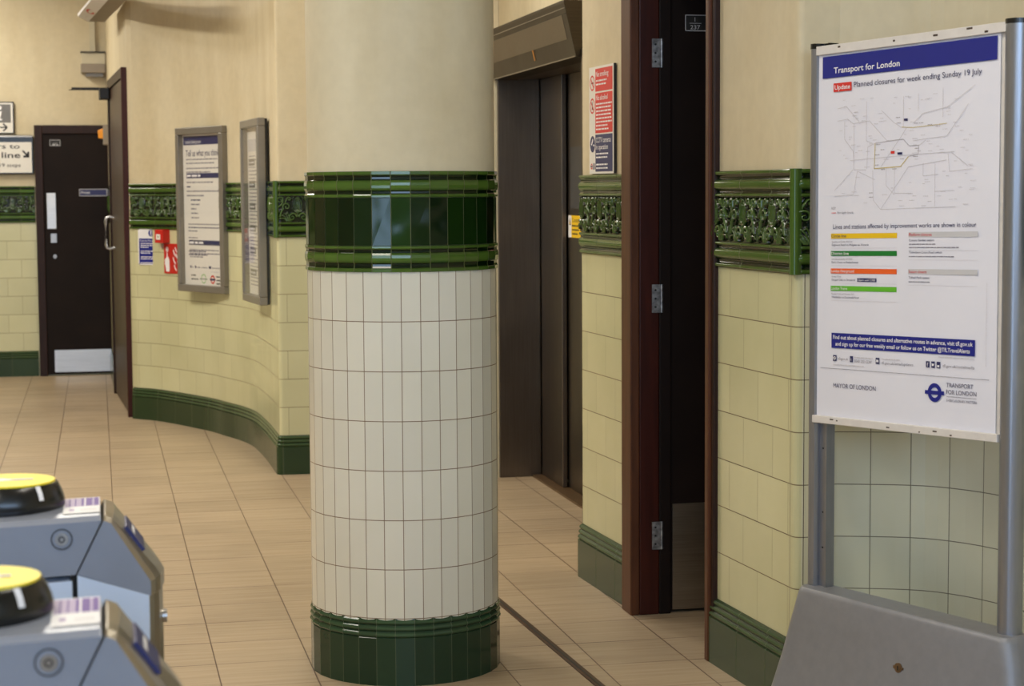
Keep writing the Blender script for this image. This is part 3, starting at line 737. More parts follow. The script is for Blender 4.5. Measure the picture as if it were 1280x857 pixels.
# ------------------------------------------------------------------ ticket gates
def make_gate():
    g = root('ticket_gate', (0, 0, 0), '', 'ticket gate', 'ticket gates at the left edge')
    W = .195
    zt = lambda x: .996+.035*min(x, 0)
    yst = [0, .012, .04, .0975, .155, .183, W]; bul = [.0, .008, .017, .025, .021, .013, .003]; rim = [.012, .003, 0, 0, 0, .003, .012]
    def loft(outline, m, cap=True, smooth=False):
        """outline: (x, z, how much the rounded nose pushes it out, whether it is a top edge)"""
        b = MB(); P = []
        for y, e, r in zip(yst, bul, rim): P.append([(x+e*k, y, z-r*tp) for x, z, k, tp in outline]+[(outline[0][0]+e*outline[0][2], y, outline[0][1]-r*outline[0][3])])
        b.grid(P, m, smooth=smooth, flip=True)
        n = len(outline); b.add(P[0][:-1], [tuple(range(n))], m); b.add(P[-1][:-1], [tuple(range(n))[::-1]], m)
        return b
    o = loft([(-1.5, .845, 0, 0), (-.0475, .898, 0, 0), (-.0035, zt(0), 0, .8), (-1.5, zt(-1.5), 0, .8)], M['gate']); o = o.build('casing', g, .003)
    s = MB(); sf_ = frame((-.068, 0, .958), (1, 0, 0), (0, 0, 1))
    s.ring(sf_, 0, 0, .0105, .0165, .001, M['gate'], 24); s.prism([(.0105*math.cos(2*PI*k/20), .0105*math.sin(2*PI*k/20)) for k in range(20)], -.002, .0035, M['steel'], sf_)
    s.ring(sf_, 0, 0, .0035, .0055, .004, M['rubber'], 12); s.ring(sf_, 0, 0, .0155, .0175, .0014, M['rubber'], 24); s.build('screw', o)
    o = loft([(-.0445, .898, 0, 0), (.074, .857, 1, 0), (.074, .884, 1, .2), (.066, .900, .9, .5), (.012, .990, .25, .8), (0., zt(0), .05, .8)], M['gate_end']); o.slot(M['gate'])
    for k in range(len(o.f)):
        if len(o.f[k]) > 4: o.mi[k] = o.slot(M['gate'])
    o = o.build('nose_cap', g, .003)
    s = MB(); A = Vector((.030+.012, 0, .9605)); d = Vector((.054+.010, 0, -.09)).normalized(); ff = frame((.0245, .045, .975), (0, 1, 0), -d)
    s.box(-.010, .10, -.062, -.012, -.004, .0075, M['navy_dull'], lambda x, y, z: ff(x, y, z)); s.box(.01, .08, -.035, -.028, .0075, .0079, M['ink_white'], lambda x, y, z: ff(x, y, z)); s.build('display', o)
    b = loft([(-1.5, 0, 0, 0), (-.053, 0, 0, 0), (-.053, .888, 0, 0), (-1.5, .835, 0, 0)], M['gate_panel']); b.build('lower_panel', g, .002)
    b = loft([(-.0445, 0, 0, 0), (.071, 0, 1, 0), (.071, .858, 1, 0), (-.0445, .897, 0, 0)], M['gate_end'])
    for k in range(len(b.f)):
        if len(b.f[k]) >= 4 and all(b.v[i][1] == 0 for i in b.f[k]): b.mi[k] = b.slot(M['gate_panel'])
    b.build('end_post', g, .002)
    b = MB(); b.box(-.056, -.043, .006, W-.006, 0, .90, M['dark']); b.build('slot', g)
    s = MB(); bf = frame((.074+.0225, .105, .80), (0, 1, 0), (0, 0, 1)); s.prism([(.012*math.cos(2*PI*k/16), .012*math.sin(2*PI*k/16)) for k in range(16)], -.006, .006, M['steel'], bf); s.build('bolt', g)
    # card reader
    c = (-.157, .137); z0 = .9915
    b = MB(); b.lathe([(.090, z0-.006), (.0930, z0+.004), (.0935, z0+.012), (.0915, z0+.022), (.087, z0+.033), (.082, z0+.042), (.079, z0+.0445), (.001, z0+.0445)], M['dark'], c, 56); rd = b.build('card_reader', g)
    b = MB(); b.lathe([(.078, z0+.0446), (.078, z0+.0475), (.001, z0+.0475)], M['yellow'], c, 56, smooth=False)
    tf = frame((c[0], c[1], z0+.0479), (1, 0, 0), (0, 1, 0))
    b.poly(tf, [(-.03, .004), (-.012, .022), (.004, .010), (.030, .012), (.030, -.006), (.002, -.008), (-.02, -.012)], 0, M['ink_white'])
    b.poly(tf, [(.004, .006), (.040, .010), (.042, -.006), (.006, -.004)], .0003, M['grey_bar'])
    b.build('touch_disc', rd)['label'] = 'round yellow touch disc'
    b = MB(); a = math.radians(-52); q = lambda r, z, t: (c[0]+r*math.cos(a)-t*math.sin(a), c[1]+r*math.sin(a)+t*math.cos(a), z)
    P = [(.0815, z0+.0445), (.0882, z0+.0335), (.0925, z0+.0215)]
    b.grid([[q(r, z, t) for r, z in P] for t in (-.0045, .0045)], M['ink_white']); b.build('indicator', rd)
    # top label
    b = MB(); tl = lambda a, v, d=0.: (a, v, zt(a)+.0006+d)
    b.quad(tl, -.066, -.006, .030, .190, 0, M['ink_white'])
    x = -.064
    for w, m in ((.006, 'lilac'), (.003, 'purple'), (.006, 'lilac'), (.003, 'purple'), (.007, 'lilac'), (.005, 'purple'), (.002, 'ink_white'), (.011, 'purple'), (.002, 'lilac'), (.008, 'purple')):
        b.quad(tl, x, x+w, .100, .184, .0003, M[m]); x += w+.0004
    b.quad(tl, -.056, -.048, .055, .075, .0003, M['lilac']); b.greek(tl, -.038, -.010, .058, .010, .0003, M['grey_bar'], 1)
    b.build('top_label', g)['label'] = 'white label with purple bars'
    return g
gate = make_gate()
gate.location = (0, 3.178, 0); gate['label'] = 'grey ticket gate with yellow card reader, farther of the two at left edge'
def copy_tree(o, parent=None):
    c = o.copy(); COL.objects.link(c)
    if parent is not None: c.parent = parent
    for ch in [q for q in bpy.data.objects if q.parent == o]: copy_tree(ch, c)
    return c
g2 = copy_tree(gate); g2.location = (-.001, 2.338, 0); g2['label'] = 'grey ticket gate with yellow card reader, nearer one in the bottom left corner'

# ------------------------------------------------------------------ doors
def plate(b, fr, u, v, w, h, top, bot, d):
    b.box(u, u+w, v, v+h, d, d+.002, M['rubber'], fr)
    for q in ((u, u+w, v, v+.003), (u, u+w, v+h-.003, v+h), (u, u+.003, v, v+h), (u+w-.003, u+w, v, v+h)): b.quad(fr, *q, d+.0025, M['grey_bar'])
    if top: b.text(fr, top, u+w/2, v+h*.58, h*.28, d+.0025, M['grey_bar'], align='c')
    if bot: b.text(fr, bot, u+w/2, v+h*.14, h*.28, d+.0025, M['grey_bar'], align='c')
    b.quad(fr, u+w*.25, u+w*.75, v+h*.48, v+h*.51, d+.0025, M['grey_bar'])

# 1: dark door in the far wall
d1 = struct(root('door_1', (-.17, 16.35, 0), 'dark brown private door in the far wall with a steel kick plate', 'door'))
ff = frame((0, 16.35, 0), (1, 0, 0))
b = MB()
b.box(-.490, -.425, 0, 2.08, 0, .05, M['wood'], ff); b.box(.095, .155, 0, 2.08, 0, .05, M['wood'], ff); b.box(-.425, .095, 2.01, 2.08, 0, .05, M['wood'], ff); b.build('door_frame', d1, .004)
b = MB(); b.box(-.425, .095, .012, 2.01, .004, .034, M['door'], ff); leaf = b.build('leaf', d1, .002)
b = MB(); b.box(-.368, .092, .03, .215, .034, .037, M['steel_pale'], ff); b.build('kick_plate', leaf)
b = MB(); b.box(-.402, -.328, 1.225, 1.522, .034, .038, M['steel_pale'], ff); b.build('push_plate', leaf, .002)
b = MB(); b.box(-.376, -.328, 1.11, 1.185, .034, .038, M['steel'], ff); b.prism([(-.352+.016*math.cos(2*PI*k/16), 1.155+.016*math.sin(2*PI*k/16)) for k in range(16)], .036, .055, M['steel'], ff)
b.prism([(-.346+.014*math.cos(2*PI*k/16), .995+.018*math.sin(2*PI*k/16)) for k in range(16)], .034, .040, M['steel'], ff); b.quad(ff, -.348, -.344, .985, 1.0, .0405, M['rubber']); b.build('lock', leaf)
b = MB(); b.box(-.137, .090, 1.494, 1.553, .034, .037, M['navy_dull'], ff)
for q in ((-.137, .090, 1.494, 1.499), (-.137, .090, 1.548, 1.553), (-.137, -.132, 1.494, 1.553), (.085, .090, 1.494, 1.553)): b.quad(ff, *q, .0375, M['grey_bar'])
b.text(ff, 'Private', -.122, 1.515, .020, .0376, M['ink_white'], .072, bold=.01); b.build('private_plate', leaf)['label'] = 'blue plate reading Private'
b = MB(); plate(b, ff, -.366, 1.910, .085, .05, '', '', .034); b.greek(ff, -.345, -.300, 1.916, .014, .0366, M['grey_bar'], 2); b.build('number_plate', leaf)

# 2: brown door in the left wall, seen almost edge-on
d2o = Vector((.133, 14.80, 0)); d2u = (Vector((.214, 13.15, 0))-d2o)
df = frame(d2o, d2u); WL = d2u.length
d2 = struct(root('door_2', (.17, 14., 0), 'brown door in the left wall seen almost edge-on with a steel pull handle', 'door'))
b = MB(); b.box(0, .06, 0, 2.36, -.02, .035, M['wood'], df); b.box(WL-.05, WL, 0, 2.36, -.02, .035, M['wood_red'], df); b.box(.06, WL-.05, 2.29, 2.36, -.02, .035, M['wood'], df); b.build('door_frame', d2, .004)
b = MB(); b.box(.06, WL-.05, .012, 2.29, -.018, .022, M['door_brown'], df); leaf2 = b.build('leaf', d2, .002)
b = MB(); b.tube([df(.30, 1.335, .02), df(.30, 1.345, .055), df(.30, 1.335, .078), df(.30, 1.31, .085), df(.30, 1.14, .085), df(.30, 1.115, .078), df(.30, 1.105, .055), df(.30, 1.115, .02)], .0105, M['steel_pale'], 12); b.build('pull_handle', leaf2)
b = MB(); b.box(.02, .20, 2.215, 2.30, .03, .10, M['rubber'], df); b.build('door_closer', d2, .006)
b = MB(); b.box(.085, .107, 2.285, 2.305, .05, .30, M['rubber'], df); b.box(.08, .11, 2.284, 2.289, .29, .32, M['rubber'], df); b.build('closer_arm', d2, .002)

# 3: dark doorway in the right wall, leaf swung inwards
d3 = struct(root('door_3', (1.92, 6.15, 0), 'dark open doorway in the right wall with a black door swung inwards', 'door'))
b = MB()
def bx(b, x0, x1, y0, y1, z0, z1, m): b.box(x0, x1, y0, y1, z0, z1, M[m])
bx(b, 1.838, 1.872, 6.50, 6.618, 0, 2.43, 'wood_edge'); bx(b, 1.872, 1.945, 6.50, 6.66, 0, 2.43, 'wood_red'); bx(b, 1.945, 1.99, 6.50, 6.66, 0, 2.43, 'door')
bx(b, 1.898, 1.93, 5.800, 5.835, 0, 2.43, 'wood_edge'); bx(b, 1.908, 1.93, 5.775, 5.80, 0, 2.43, 'wood'); bx(b, 1.93, 1.99, 5.775, 5.835, 0, 2.43, 'wood')
bx(b, 1.88, 1.99, 5.835, 6.50, 2.34, 2.43, 'wood')
b.build('door_frame', d3, .004)
b = MB(); b.box(1.962, 2.70, 6.515, 6.555, .012, 2.33, M['door']); leaf3 = b.build('leaf', d3, .002)
b = MB(); b.box(1.9585, 1.9605, 6.506, 6.512, .19, 2.33, M['steel']); b.build('edge_strip', leaf3)
l3 = frame((1.962, 6.515, 0), (1, 0, 0))
b = MB(); b.box(.037, .70, .012, .397, 0, .003, M['kick'], l3); b.build('kick_plate', leaf3)['label'] = 'brushed steel kick plate'
for z in (2.00, 1.137, .287):
    b = MB(); b.box(1.918, 1.948, 6.496, 6.500, z-.05, z+.05, M['hinge']); b.tube([(1.954, 6.502, z-.05), (1.954, 6.502, z+.05)], .006, M['hinge'], 10)
    b.box(1.960, 1.972, 6.510, 6.515, z-.05, z+.05, M['hinge'])
    for q in (-.03, 0, .03): b.tube([(1.930, 6.4965, z+q), (1.930, 6.4945, z+q)], .004, M['rubber'], 8)
    b.build('hinge', d3)
b = MB()
for q in ((.082, .172, 2.079, 2.0815), (.082, .172, 2.1335, 2.136), (.082, .0845, 2.079, 2.136), (.1695, .172, 2.079, 2.136)): b.quad(l3, *q, .0022, M['grey_bar'])
b.box(.082, .172, 2.079, 2.136, .0, .0018, M['rubber'], l3)
b.text(l3, '1', .118, 2.1125, .015, .0022, M['grey_bar'], align='c'); b.text(l3, '237', .119, 2.0855, .015, .0022, M['grey_bar'], .036, align='c'); b.quad(l3, .098, .141, 2.1055, 2.107, .0022, M['grey_bar']); b.build('number_plate', leaf3)['label'] = 'black plate numbered 1 over 237'

# ------------------------------------------------------------------ lift entrance
lift = root('lift_entrance', (2.2, 8.97, 0), 'brown steel lift entrance with sloping hood between the column and right pier', 'lift')
b = MB(); b.box(2.065, 2.29, 9.84, 9.88, 0, 2.13, M['steel_lift']); b.box(2.065, 2.40, 8.04, 8.08, 0, 2.13, M['steel_lift']); b.box(2.10, 2.40, 8.04, 9.88, 2.10, 2.14, M['steel_lift']); b.build('jamb', lift, .002)
b = MB(); b.box(2.052, 2.068, 9.862, 9.905, 0, 2.13, M['cream_box']); b.build('architrave', lift)
b = MB()
hp = [(2.16, 2.342), (1.992, 2.342), (1.992, 2.330), (2.046, 2.098), (2.16, 2.098)]
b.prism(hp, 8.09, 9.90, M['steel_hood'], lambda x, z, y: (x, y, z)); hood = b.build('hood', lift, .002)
b = MB(); A = Vector((1.9925, 9.85, 2.330)); Bv = Vector((2.046, 9.85, 2.098)); hf = frame((1.992, 9.86, 2.33), (0, -1, 0), (A-Bv).normalized())
b.box(.06, 1.69, -.155, -.048, -.001, .0012, M['steel_lift'], lambda x, y, z: hf(x, y, z))
for q in ((.0, 1.76, -.024, -.021), (.0, 1.76, -.2375, -.233)): b.box(q[0], q[1], q[2], q[3], .0, .003, M['steel'], lambda x, y, z: hf(x, y, z))
b.box(.0, 1.76, -.048, -.045, .0, .002, M['rubber'], lambda x, y, z: hf(x, y, z))
b.box(1.01, 1.016, -.205, -.155, .001, .003, M['orange'], lambda x, y, z: hf(x, y, z)); b.box(1.035, 1.041, -.205, -.155, .001, .003, M['brass'], lambda x, y, z: hf(x, y, z))
b.build('display_panel', hood)
b = MB(); b.box(2.290, 2.315, 9.36, 9.818, .012, 2.10, M['steel_lift']); b.build('door_panel', lift, .003)
b = MB(); b.box(2.40, 2.43, 8.02, 9.92, 0, 2.14, M['dark']); b.build('gap_shade_backing', lift)  # black sheet added behind the doors, painting the shade in their gaps
b = MB(); b.box(2.322, 2.35, 8.07, 9.365, .012, 2.10, M['steel_lift']); p2 = b.build('door_panel', lift, .003)
b = MB(); b.box(2.3215, 2.3235, 8.95, 9.305, 1.43, 1.735, M['lift_pane']); b.build('window', p2)['label'] = 'dark window pane'
b = MB(); b.box(2.24, 2.36, 8.05, 9.86, 0, .011, M['brass']); b.build('sill', lift)
cs = root('caution_sign', (2.321, 9.21, 1.35), 'small yellow caution sticker with warning triangle on the lift door', 'sign')
cf = frame((2.3215, 9.343, 1.2855), (0, -1, 0))
b = MB(); b.box(0, .26, 0, .110, 0, .0012, M['yellow_ink'], cf); b.build('backing', cs)
b = MB(); b.quad(cf, .0, .062, 0, .110, .0014, M['ink_white']); b.poly(cf, [(.012, .062), (.052, .062), (.032, .100)], .0016, M['ink_black']); b.poly(cf, [(.020, .067), (.044, .067), (.032, .091)], .0018, M['yellow_ink']); b.quad(cf, .030, .034, .070, .083, .0020, M['ink_black'])
b.text(cf, 'Caution', .075, .077, .022, .0014, M['ink_black'], .15); b.greek(cf, .075, .22, .055, .012, .0014, M['ink_black'], 2); b.greek(cf, .075, .22, .035, .012, .0014, M['ink_black'], 3); b.greek(cf, .075, .19, .015, .012, .0014, M['ink_black'], 4); b.build('lettering', cs)

# ------------------------------------------------------------------ notice boards on the curved wall
def board(p0, p1, z0, z1, label, grp='framed notice boards on the curved wall'):
    p0 = Vector(p0+(0,)); u = Vector(p1+(0,))-p0; W = u.length; bf = frame(p0+Vector((0, 0, z0)), u); H = z1-z0
    r = root('notice_board', tuple(p0+u*.5+Vector((0, 0, z0))), label, 'notice board', grp)
    b = MB(); e = .045
    for q in ((0, W, 0, e), (0, W, H-e, H), (0, e*.8, e, H-e), (W-e*1.1, W, e, H-e)): b.box(*q, -.032, .012, M['frame'], bf)
    b.build('frame', r, .005)
    b = MB(); b.box(.004, W-.004, .004, H-.004, -.045, -.030, M['dark'], bf); b.build('back_box', r)
    b = MB(); b.box(e*.7, W-e, e*.9, H-e*.9, .0035, .0055, M['glass'], bf); b.build('glazing', r)
    b = MB(); b.box(e*.7, W-e, e*.9, H-e*.9, -.0275, -.0265, M['paper_warm'], bf); sh = b.build('poster', r)
    return r, bf, W, H, sh
Bd, f1, W1, H1, sh = board((.510, 12.465), (.772, 11.925), .890, 1.931, 'grey framed notice headed Tell us what you think, left of two on the curved wall')
b = MB(); d0, d1_ = -.0262, -.0258
b.quad(f1, .042, .535, .930, .985, d0, M['navy_dull']); b.text(f1, 'London Underground', .068, .940, .022, d1_, M['ink_white'], .20, bold=.006)
b.text(f1, 'Tell us what you think', .072, .860, .040, d0, M['ink'], .425, bold=.012)
for k, w in enumerate((.40, .36, .42, .31)): b.greek(f1, .075, .075+w, .835-.024*k-(.008 if k > 1 else 0), .012, d0, M['ink_grey'], k)
b.quad(f1, .077, .495, .720, .752, d0, M['navy_dull']); b.greek(f1, .082, .27, .729, .022, d1_, M['ink_white'], 4)
for k, (x, w) in enumerate(((.077, .34), (.077, .06), (.077, .42), (.077, .22), (.13, .12), (.13, .11), (.13, .07), (.13, .09), (.13, .10))): b.greek(f1, x, x+w, .690-.028*k, .013, d0, M['ink'] if k in (1, 4) else M['ink_grey'], k+10)
for k, w in enumerate((.41, .41, .12, 0, .12, .22, .44, 0, .22, .24)):
    if w: b.greek(f1, .09, .09+w, .425-.0215*k, .012, d0, M['ink'] if k in (1, 8, 9) else M['ink_grey'], k+30)
b.quad(f1, .100, .510, .297, .328, d0, M['navy_dull']); b.greek(f1, .105, .28, .305, .022, d1_, M['ink_white'], 5)
for k, w in enumerate((.37, .38, .18)): b.greek(f1, .103, .103+w, .262-.022*k, .012, d0, M['ink_grey'], k+50)
for x in (.105, .165, .345): b.quad(f1, x, x+(.03 if x > .3 else .015), .150, .166, d0, M['ink'])
for x, w in ((.125, .03), (.185, .05), (.25, .08), (.385, .10)): b.greek(f1, x, x+w, .152, .010, d0, M['ink_grey'], int(x*100))
b.greek(f1, .37, .48, .128, .008, d0, M['ink_pale'], 3)
for k in (0, 1): b.greek(f1, .115, .115+.07+.02*k, .100-.024*k, .012, d0, M['ink_black'], 60+k)
b.ring(f1, .275, .085, .025, .030, d0, M['lime_ink'], 24); b.quad(f1, .225, .325, .080, .086, d0, M['ink_grey'])
b.ring(f1, .392, .083, .017, .028, d0, M['red_ink'], 28); b.quad(f1, .357, .427, .077, .089, d1_, M['ink'])
for k in (0, 1, 2): b.greek(f1, .438, .438+.075, .098-.022*k, .012, d0, M['ink_black'], 70+k)
b.build('lettering', sh)
Bd, f2, W2, H2, sh = board((.833, 11.213), (.887, 10.630), .892, 1.930, 'grey framed notice of fine print, right of two boards near the wall corner')
b = MB()
b.quad(f2, .05, .50, .86, .93, d0, M['grey_bar']); b.build('heading_bar', sh)
b = MB(); b2 = MB(); b3 = MB(); b4 = MB()
for k in range(36):
    v = .83-.021*k
    if k % 6 == 2: b2.quad(f2, .075, .27, v-.008, v+.030, d1_, M['grey_sign']); b2.greek(f2, .09, .25, v+.005, .014, d1_+.0004, M['ink_white'], k)
    else: b.greek(f2, .075, .075+random.uniform(.2, .34), v, .010, d0, M['ink_grey'], k+100)
    if k % 3 == 0: b3.greek(f2, .45, .50, v, .010, d0, M['ink_grey'], k+200)
    if 17 < k < 29: b4.greek(f2, .43, .50, v+.008, .008, d0, M['red_ink'], k+300)
b.build('fine_print', sh); b2.build('subheading_bars', sh); b3.build('side_print', sh); b4.build('red_print', sh)['label'] = 'red small print'

# fire signs and call point by the brown door
su = Vector((.459, 12.62, 0))-Vector((.27, 12.975, 0))
def wall_frame(s_base, z0, off=.004):
    """frame on the curved wall; s_base metres from the start of the curve"""
    L = arclen(curve); c, n = at_s(curve, L, s_base); t = Vector((-n.y, n.x, 0))
    return frame((c.x+n.x*off, c.y+n.y*off, z0), t)
fs = wall_frame(.075, 1.040, .008)
r = root('fire_notice', fs(.12, 0, 0), 'small white and blue fire instruction notice beside the brown door', 'sign')
b = MB(); b.box(0, .235, 0, .243, -.006, .0, M['ink_white'], fs); b.build('backing', r)
b = MB(); b.quad(fs, .008, .227, .008, .176, .0006, M['navy']); b.text(fs, 'If you see Fire and Smoke', .018, .156, .012, .001, M['ink_white'], .18, bold=.006)
for k, w in enumerate((.18, .17, .07, 0, .18, .09, 0, .16, .11, 0, .13)):
    if w: b.greek(fs, .022 if k < 10 else .02, .022+w, .140-.0128*k, .0085, .001, M['ink_white'], k)
b.build('lettering', r); b = MB(); b.disc(fs, .115, .212, .023, .0006, M['navy']); b.quad(fs, .110, .120, .206, .230, .001, M['ink_white']); b.disc(fs, .115, .199, .0045, .001, M['ink_white'], 12)
b.build('symbol', r)
for x, v in ((.006, .006), (.229, .006), (.006, .237)):
    b = MB(); b.disc(fs, x, v, .004, .001, M['rubber'], 10); b.build('screw', r)
fs2 = wall_frame(.350, .990, .008)
r = root('fire_extinguisher_sign', fs2(.1, 0, 0), 'red sign with white extinguisher and flames, left of the notice board', 'sign')
b = MB(); b.box(0, .20, 0, .196, -.006, 0, M['red'], fs2); b.build('backing', r)
b = MB(); b.poly(fs2, [(.025, .012), (.065, .012), (.070, .030), (.070, .085), (.055, .108), (.048, .112), (.048, .135), (.036, .135), (.036, .110), (.022, .098), (.012, .094), (.010, .060), (.018, .055)], .0006, M['ink_white'])
b.ring(fs2, .042, .158, .014, .018, .0006, M['ink_white'], 20); b.disc(fs2, .042, .158, .011, .0006, M['ink_pale'], 16)
for x, y, sc in ((.115, .125, 1.), (.140, .150, .8), (.112, .075, 1.), (.150, .100, 1.), (.125, .030, .9), (.165, .055, .9)):
    b.poly(fs2, [(x, y+.03*sc), (x+.012*sc, y+.004*sc), (x+.034*sc, y-.016*sc), (x+.036*sc, y-.004*sc), (x+.022*sc, y+.010*sc), (x+.010*sc, y+.032*sc)], .0006, M['ink_white'])
b.build('pictogram', r)
fs3 = wall_frame(.312, 1.190, .0)
r = root('fire_call_point', fs3(.06, 0, 0), 'red break-glass fire call point above the red extinguisher sign', 'call point')
b = MB(); b.box(0, .105, 0, .088, 0, .055, M['red'], fs3); b.build('body', r, .004)
b = MB(); b.box(.022, .072, .022, .058, .055, .057, M['paper_warm'], fs3); b.box(.043, .051, .034, .046, .057, .058, M['rubber'], fs3); b.build('break_glass', r)
b = MB(); b.box(.006, .030, -.036, 0, .0, .02, M['cream_box'], fs3); b.build('cable_box', r)

# tall notice by the lift: no smoking, no alcohol, cameras
pu = Vector((RX(6.6), 6.6, 0))-Vector(pc+(0,)); po = Vector(pc+(0,)).lerp(Vector((RX(6.6), 6.6, 0)), .135/.64)
nf = frame((po.x-.002, po.y, 1.583), pu)
r = root('prohibition_notice', nf(.15, 0, 0), 'tall red and blue notice about smoking, alcohol and cameras on the right pier', 'sign')
b = MB(); b.box(0, .300, 0, .402, -.004, .006, M['paper_warm'], nf); b.box(.298, .302, 0, .402, -.004, .0062, M['rubber'], nf); b.build('backing', r)
b = MB(); e = .0066; e2 = .007
b.quad(nf, .078, .286, .308, .393, e, M['red_ink']); b.quad(nf, .078, .286, .152, .302, e, M['red_ink']); b.quad(nf, .078, .286, .008, .147, e, M['navy_dull'])
b.text(nf, 'No smoking', .088, .363, .020, e2, M['ink_white'], .150, bold=.006); b.text(nf, 'No alcohol', .088, .275, .020, e2, M['ink_white'], .140, bold=.006)
b.text(nf, 'CCTV cameras', .086, .117, .020, e2, M['ink_white'], .180, bold=.006); b.text(nf, 'in operation', .086, .091, .020, e2, M['ink_white'], .145, bold=.006)
for k, w in enumerate((.13, .12)): b.greek(nf, .088, .088+w, .345-.014*k, .009, e2, M['ink_white'], k)
for k, w in enumerate((.19, .18, .185, .18, .19, .19, .14, .15)): b.greek(nf, .088, .088+w, .258-.0135*k, .009, e2, M['ink_white'], k+5)
for k, w in enumerate((.15, .14, 0, .14, .14)):
    if w: b.greek(nf, .088, .088+w, .072-.0135*k, .009, e2, M['ink_white'], k+20)
for v in (.342, .256): b.ring(nf, .040, v, .023, .029, e, M['red_ink'], 28); b.stroke(nf, [(.022, v+.018), (.058, v-.018)], .006, e2, M['red_ink'])
b.quad(nf, .028, .054, .339, .345, e, M['ink_black']); b.poly(nf, [(.034, .242), (.046, .242), (.043, .256), (.043, .270), (.037, .270), (.037, .256)], e, M['ink_black'])
b.disc(nf, .042, .112, .031, e, M['navy_dull'], 28); b.poly(nf, [(.026, .112), (.034, .106), (.052, .128), (.044, .134)], e2, M['ink_white']); b.poly(nf, [(.052, .104), (.066, .104), (.066, .110), (.052, .112)], e2, M['ink_white'])
b.ring(nf, .030, .028, .007, .011, e, M['red_ink'], 20); b.quad(nf, .017, .043, .026, .030, e2, M['navy_dull']); b.quad(nf, .052, .066, .016, .040, e, M['navy_dull'])
b.build('lettering', r)

# ------------------------------------------------------------------ way-finding signs on the far wall
wf = frame((0, 16.35, 0), (1, 0, 0))
r = root('information_sign', (-.9, 16.35, 2.01), 'small white information sign with arrow, at the left edge above the stairs sign', 'sign')
b = MB(); b.box(-1.15, -.645, 2.010, 2.272, 0, .03, M['dark'], wf); b.build('backing', r, .006)
b = MB(); b.quad(wf, -1.14, -.656, 2.018, 2.262, .0315, M['paper_warm']); b.quad(wf, -.90, -.672, 2.100, 2.250, .0318, M['grey_sign']); b.disc(wf, -.760, 2.222, .017, .032, M['ink_white']); b.poly(wf, [(-.785, 2.192), (-.742, 2.192), (-.757, 2.135), (-.742, 2.130), (-.742, 2.120), (-.785, 2.120), (-.770, 2.185), (-.785, 2.185)], .032, M['ink_white'])
b.stroke(wf, [(-.775, 2.062), (-.708, 2.062)], .011, .032, M['ink_black']); b.stroke(wf, [(-.735, 2.092), (-.703, 2.062), (-.735, 2.032)], .012, .032, M['ink_black']); b.build('face', r)
r = root('stairs_sign', (-.9, 16.35, 1.67), 'white stairs sign with diagonal arrow left of the dark private door', 'sign')
b = MB(); b.box(-1.55, -.498, 1.678, 1.995, 0, .045, M['dark'], wf); b.tube([wf(-1.55, 1.985, .03), wf(-.505, 1.985, .03)], .016, M['steel'], 12); b.build('backing', r, .006)
b = MB(); b.quad(wf, -1.54, -.512, 1.690, 1.940, .0465, M['paper_warm'])
b.text(wf, 'Stairs to', -.607, 1.888, .040, .047, M['ink_black'], .315, align='r', bold=.01); b.text(wf, 'line', -.603, 1.812, .048, .047, M['ink_black'], .150, align='r', bold=.014); b.text(wf, '19 steps', -.603, 1.738, .030, .047, M['ink_black'], .168, align='r', bold=.006)
b.stroke(wf, [(-.585, 1.872), (-.545, 1.828)], .014, .047, M['ink_black']); b.poly(wf, [(-.532, 1.814), (-.532, 1.862), (-.547, 1.862), (-.552, 1.834), (-.580, 1.829), (-.580, 1.814)], .047, M['ink_black']); b.build('face', r)

# ------------------------------------------------------------------ services at the top left
r = root('trunking_box', (.0, 16.35, 2.48), 'cream trunking box fixed high on the far wall under the conduit', 'trunking')
b = MB(); b.box(-.095, .10, 2.579, 2.674, -.006, .10, M['cream_box'], wf); b.build('upper_box', r, .004)
b = MB(); b.box(-.100, .10, 2.505, 2.580, -.006, .14, M['brown_grey'], wf); b.build('lower_box', r, .006)
b = MB(); b.box(-.100, .10, 2.674, 2.682, -.006, .12, M['rubber'], wf); b.build('lid', r)
b = MB(); b.box(-.06, .08, 2.478, 2.506, -.006, .09, M['frame'], wf); b.build('outlet', r)
b = MB(); b.box(-.024, .020, 2.682, 3.44, -.006, .035, M['cream_box'], wf); tag(b.build('conduit'), 'grey upright conduit on the far wall above the trunking box', 'conduit')
sd = Vector((.08, -1., 0)).normalized()
hb_ = frame((-.026, 14.06, 2.736), sd)            # long box sign running towards the viewer
hb = lambda a, v, d=0.: hb_(a*1.17, v*1.17, d*1.17)
r = root('overhead_sign', hb(.8, 0, 0), 'long grey and white overhead sign box cropped by the top left edge of the photo', 'sign')
b = MB(); b.prism([(-.098, 0), (0, 0), (.012, .030), (.012, .075), (-.098, .075)], 0, 2.1, M['brown_grey'], lambda d, z, x: hb(x, z, d)); b.build('casing', r, .003)
b = MB(); b.prism([(.001, -.001), (.062, .030), (.062, .048), (.012, .048), (.012, .030)], 0, 2.1, M['ink_white'], lambda d, z, x: hb(x, z, d))
mf = frame(hb(0, -.001, .001), Vector(hb(1, 0, 0))-Vector(hb(0, 0, 0)), Vector(hb(0, .031, .061))-Vector(hb(0, 0, 0)))
for k in range(10):
    a0 = .5+k*.45; q = [(.62+.11*math.cos(a), .036+.022*math.sin(a)) for a in (a0, a0+.45)]
    b.stroke(mf, q, .014, -.0012, M['red_ink']); b.stroke(mf, q, .014, .0012, M['red_ink'])
b.disc(mf, .26, .034, .006, -.0012, M['rubber'], 10); b.disc(mf, .26, .034, .006, .0012, M['rubber'], 10); b.build('face', r)
for x in (.6, 1.7):
    b = MB(); b.tube([hb(x, .07, -.05), hb(x, (ZC-2.736)/1.17, -.05)], .012, M['frame'], 10); b.build('hanger', r)
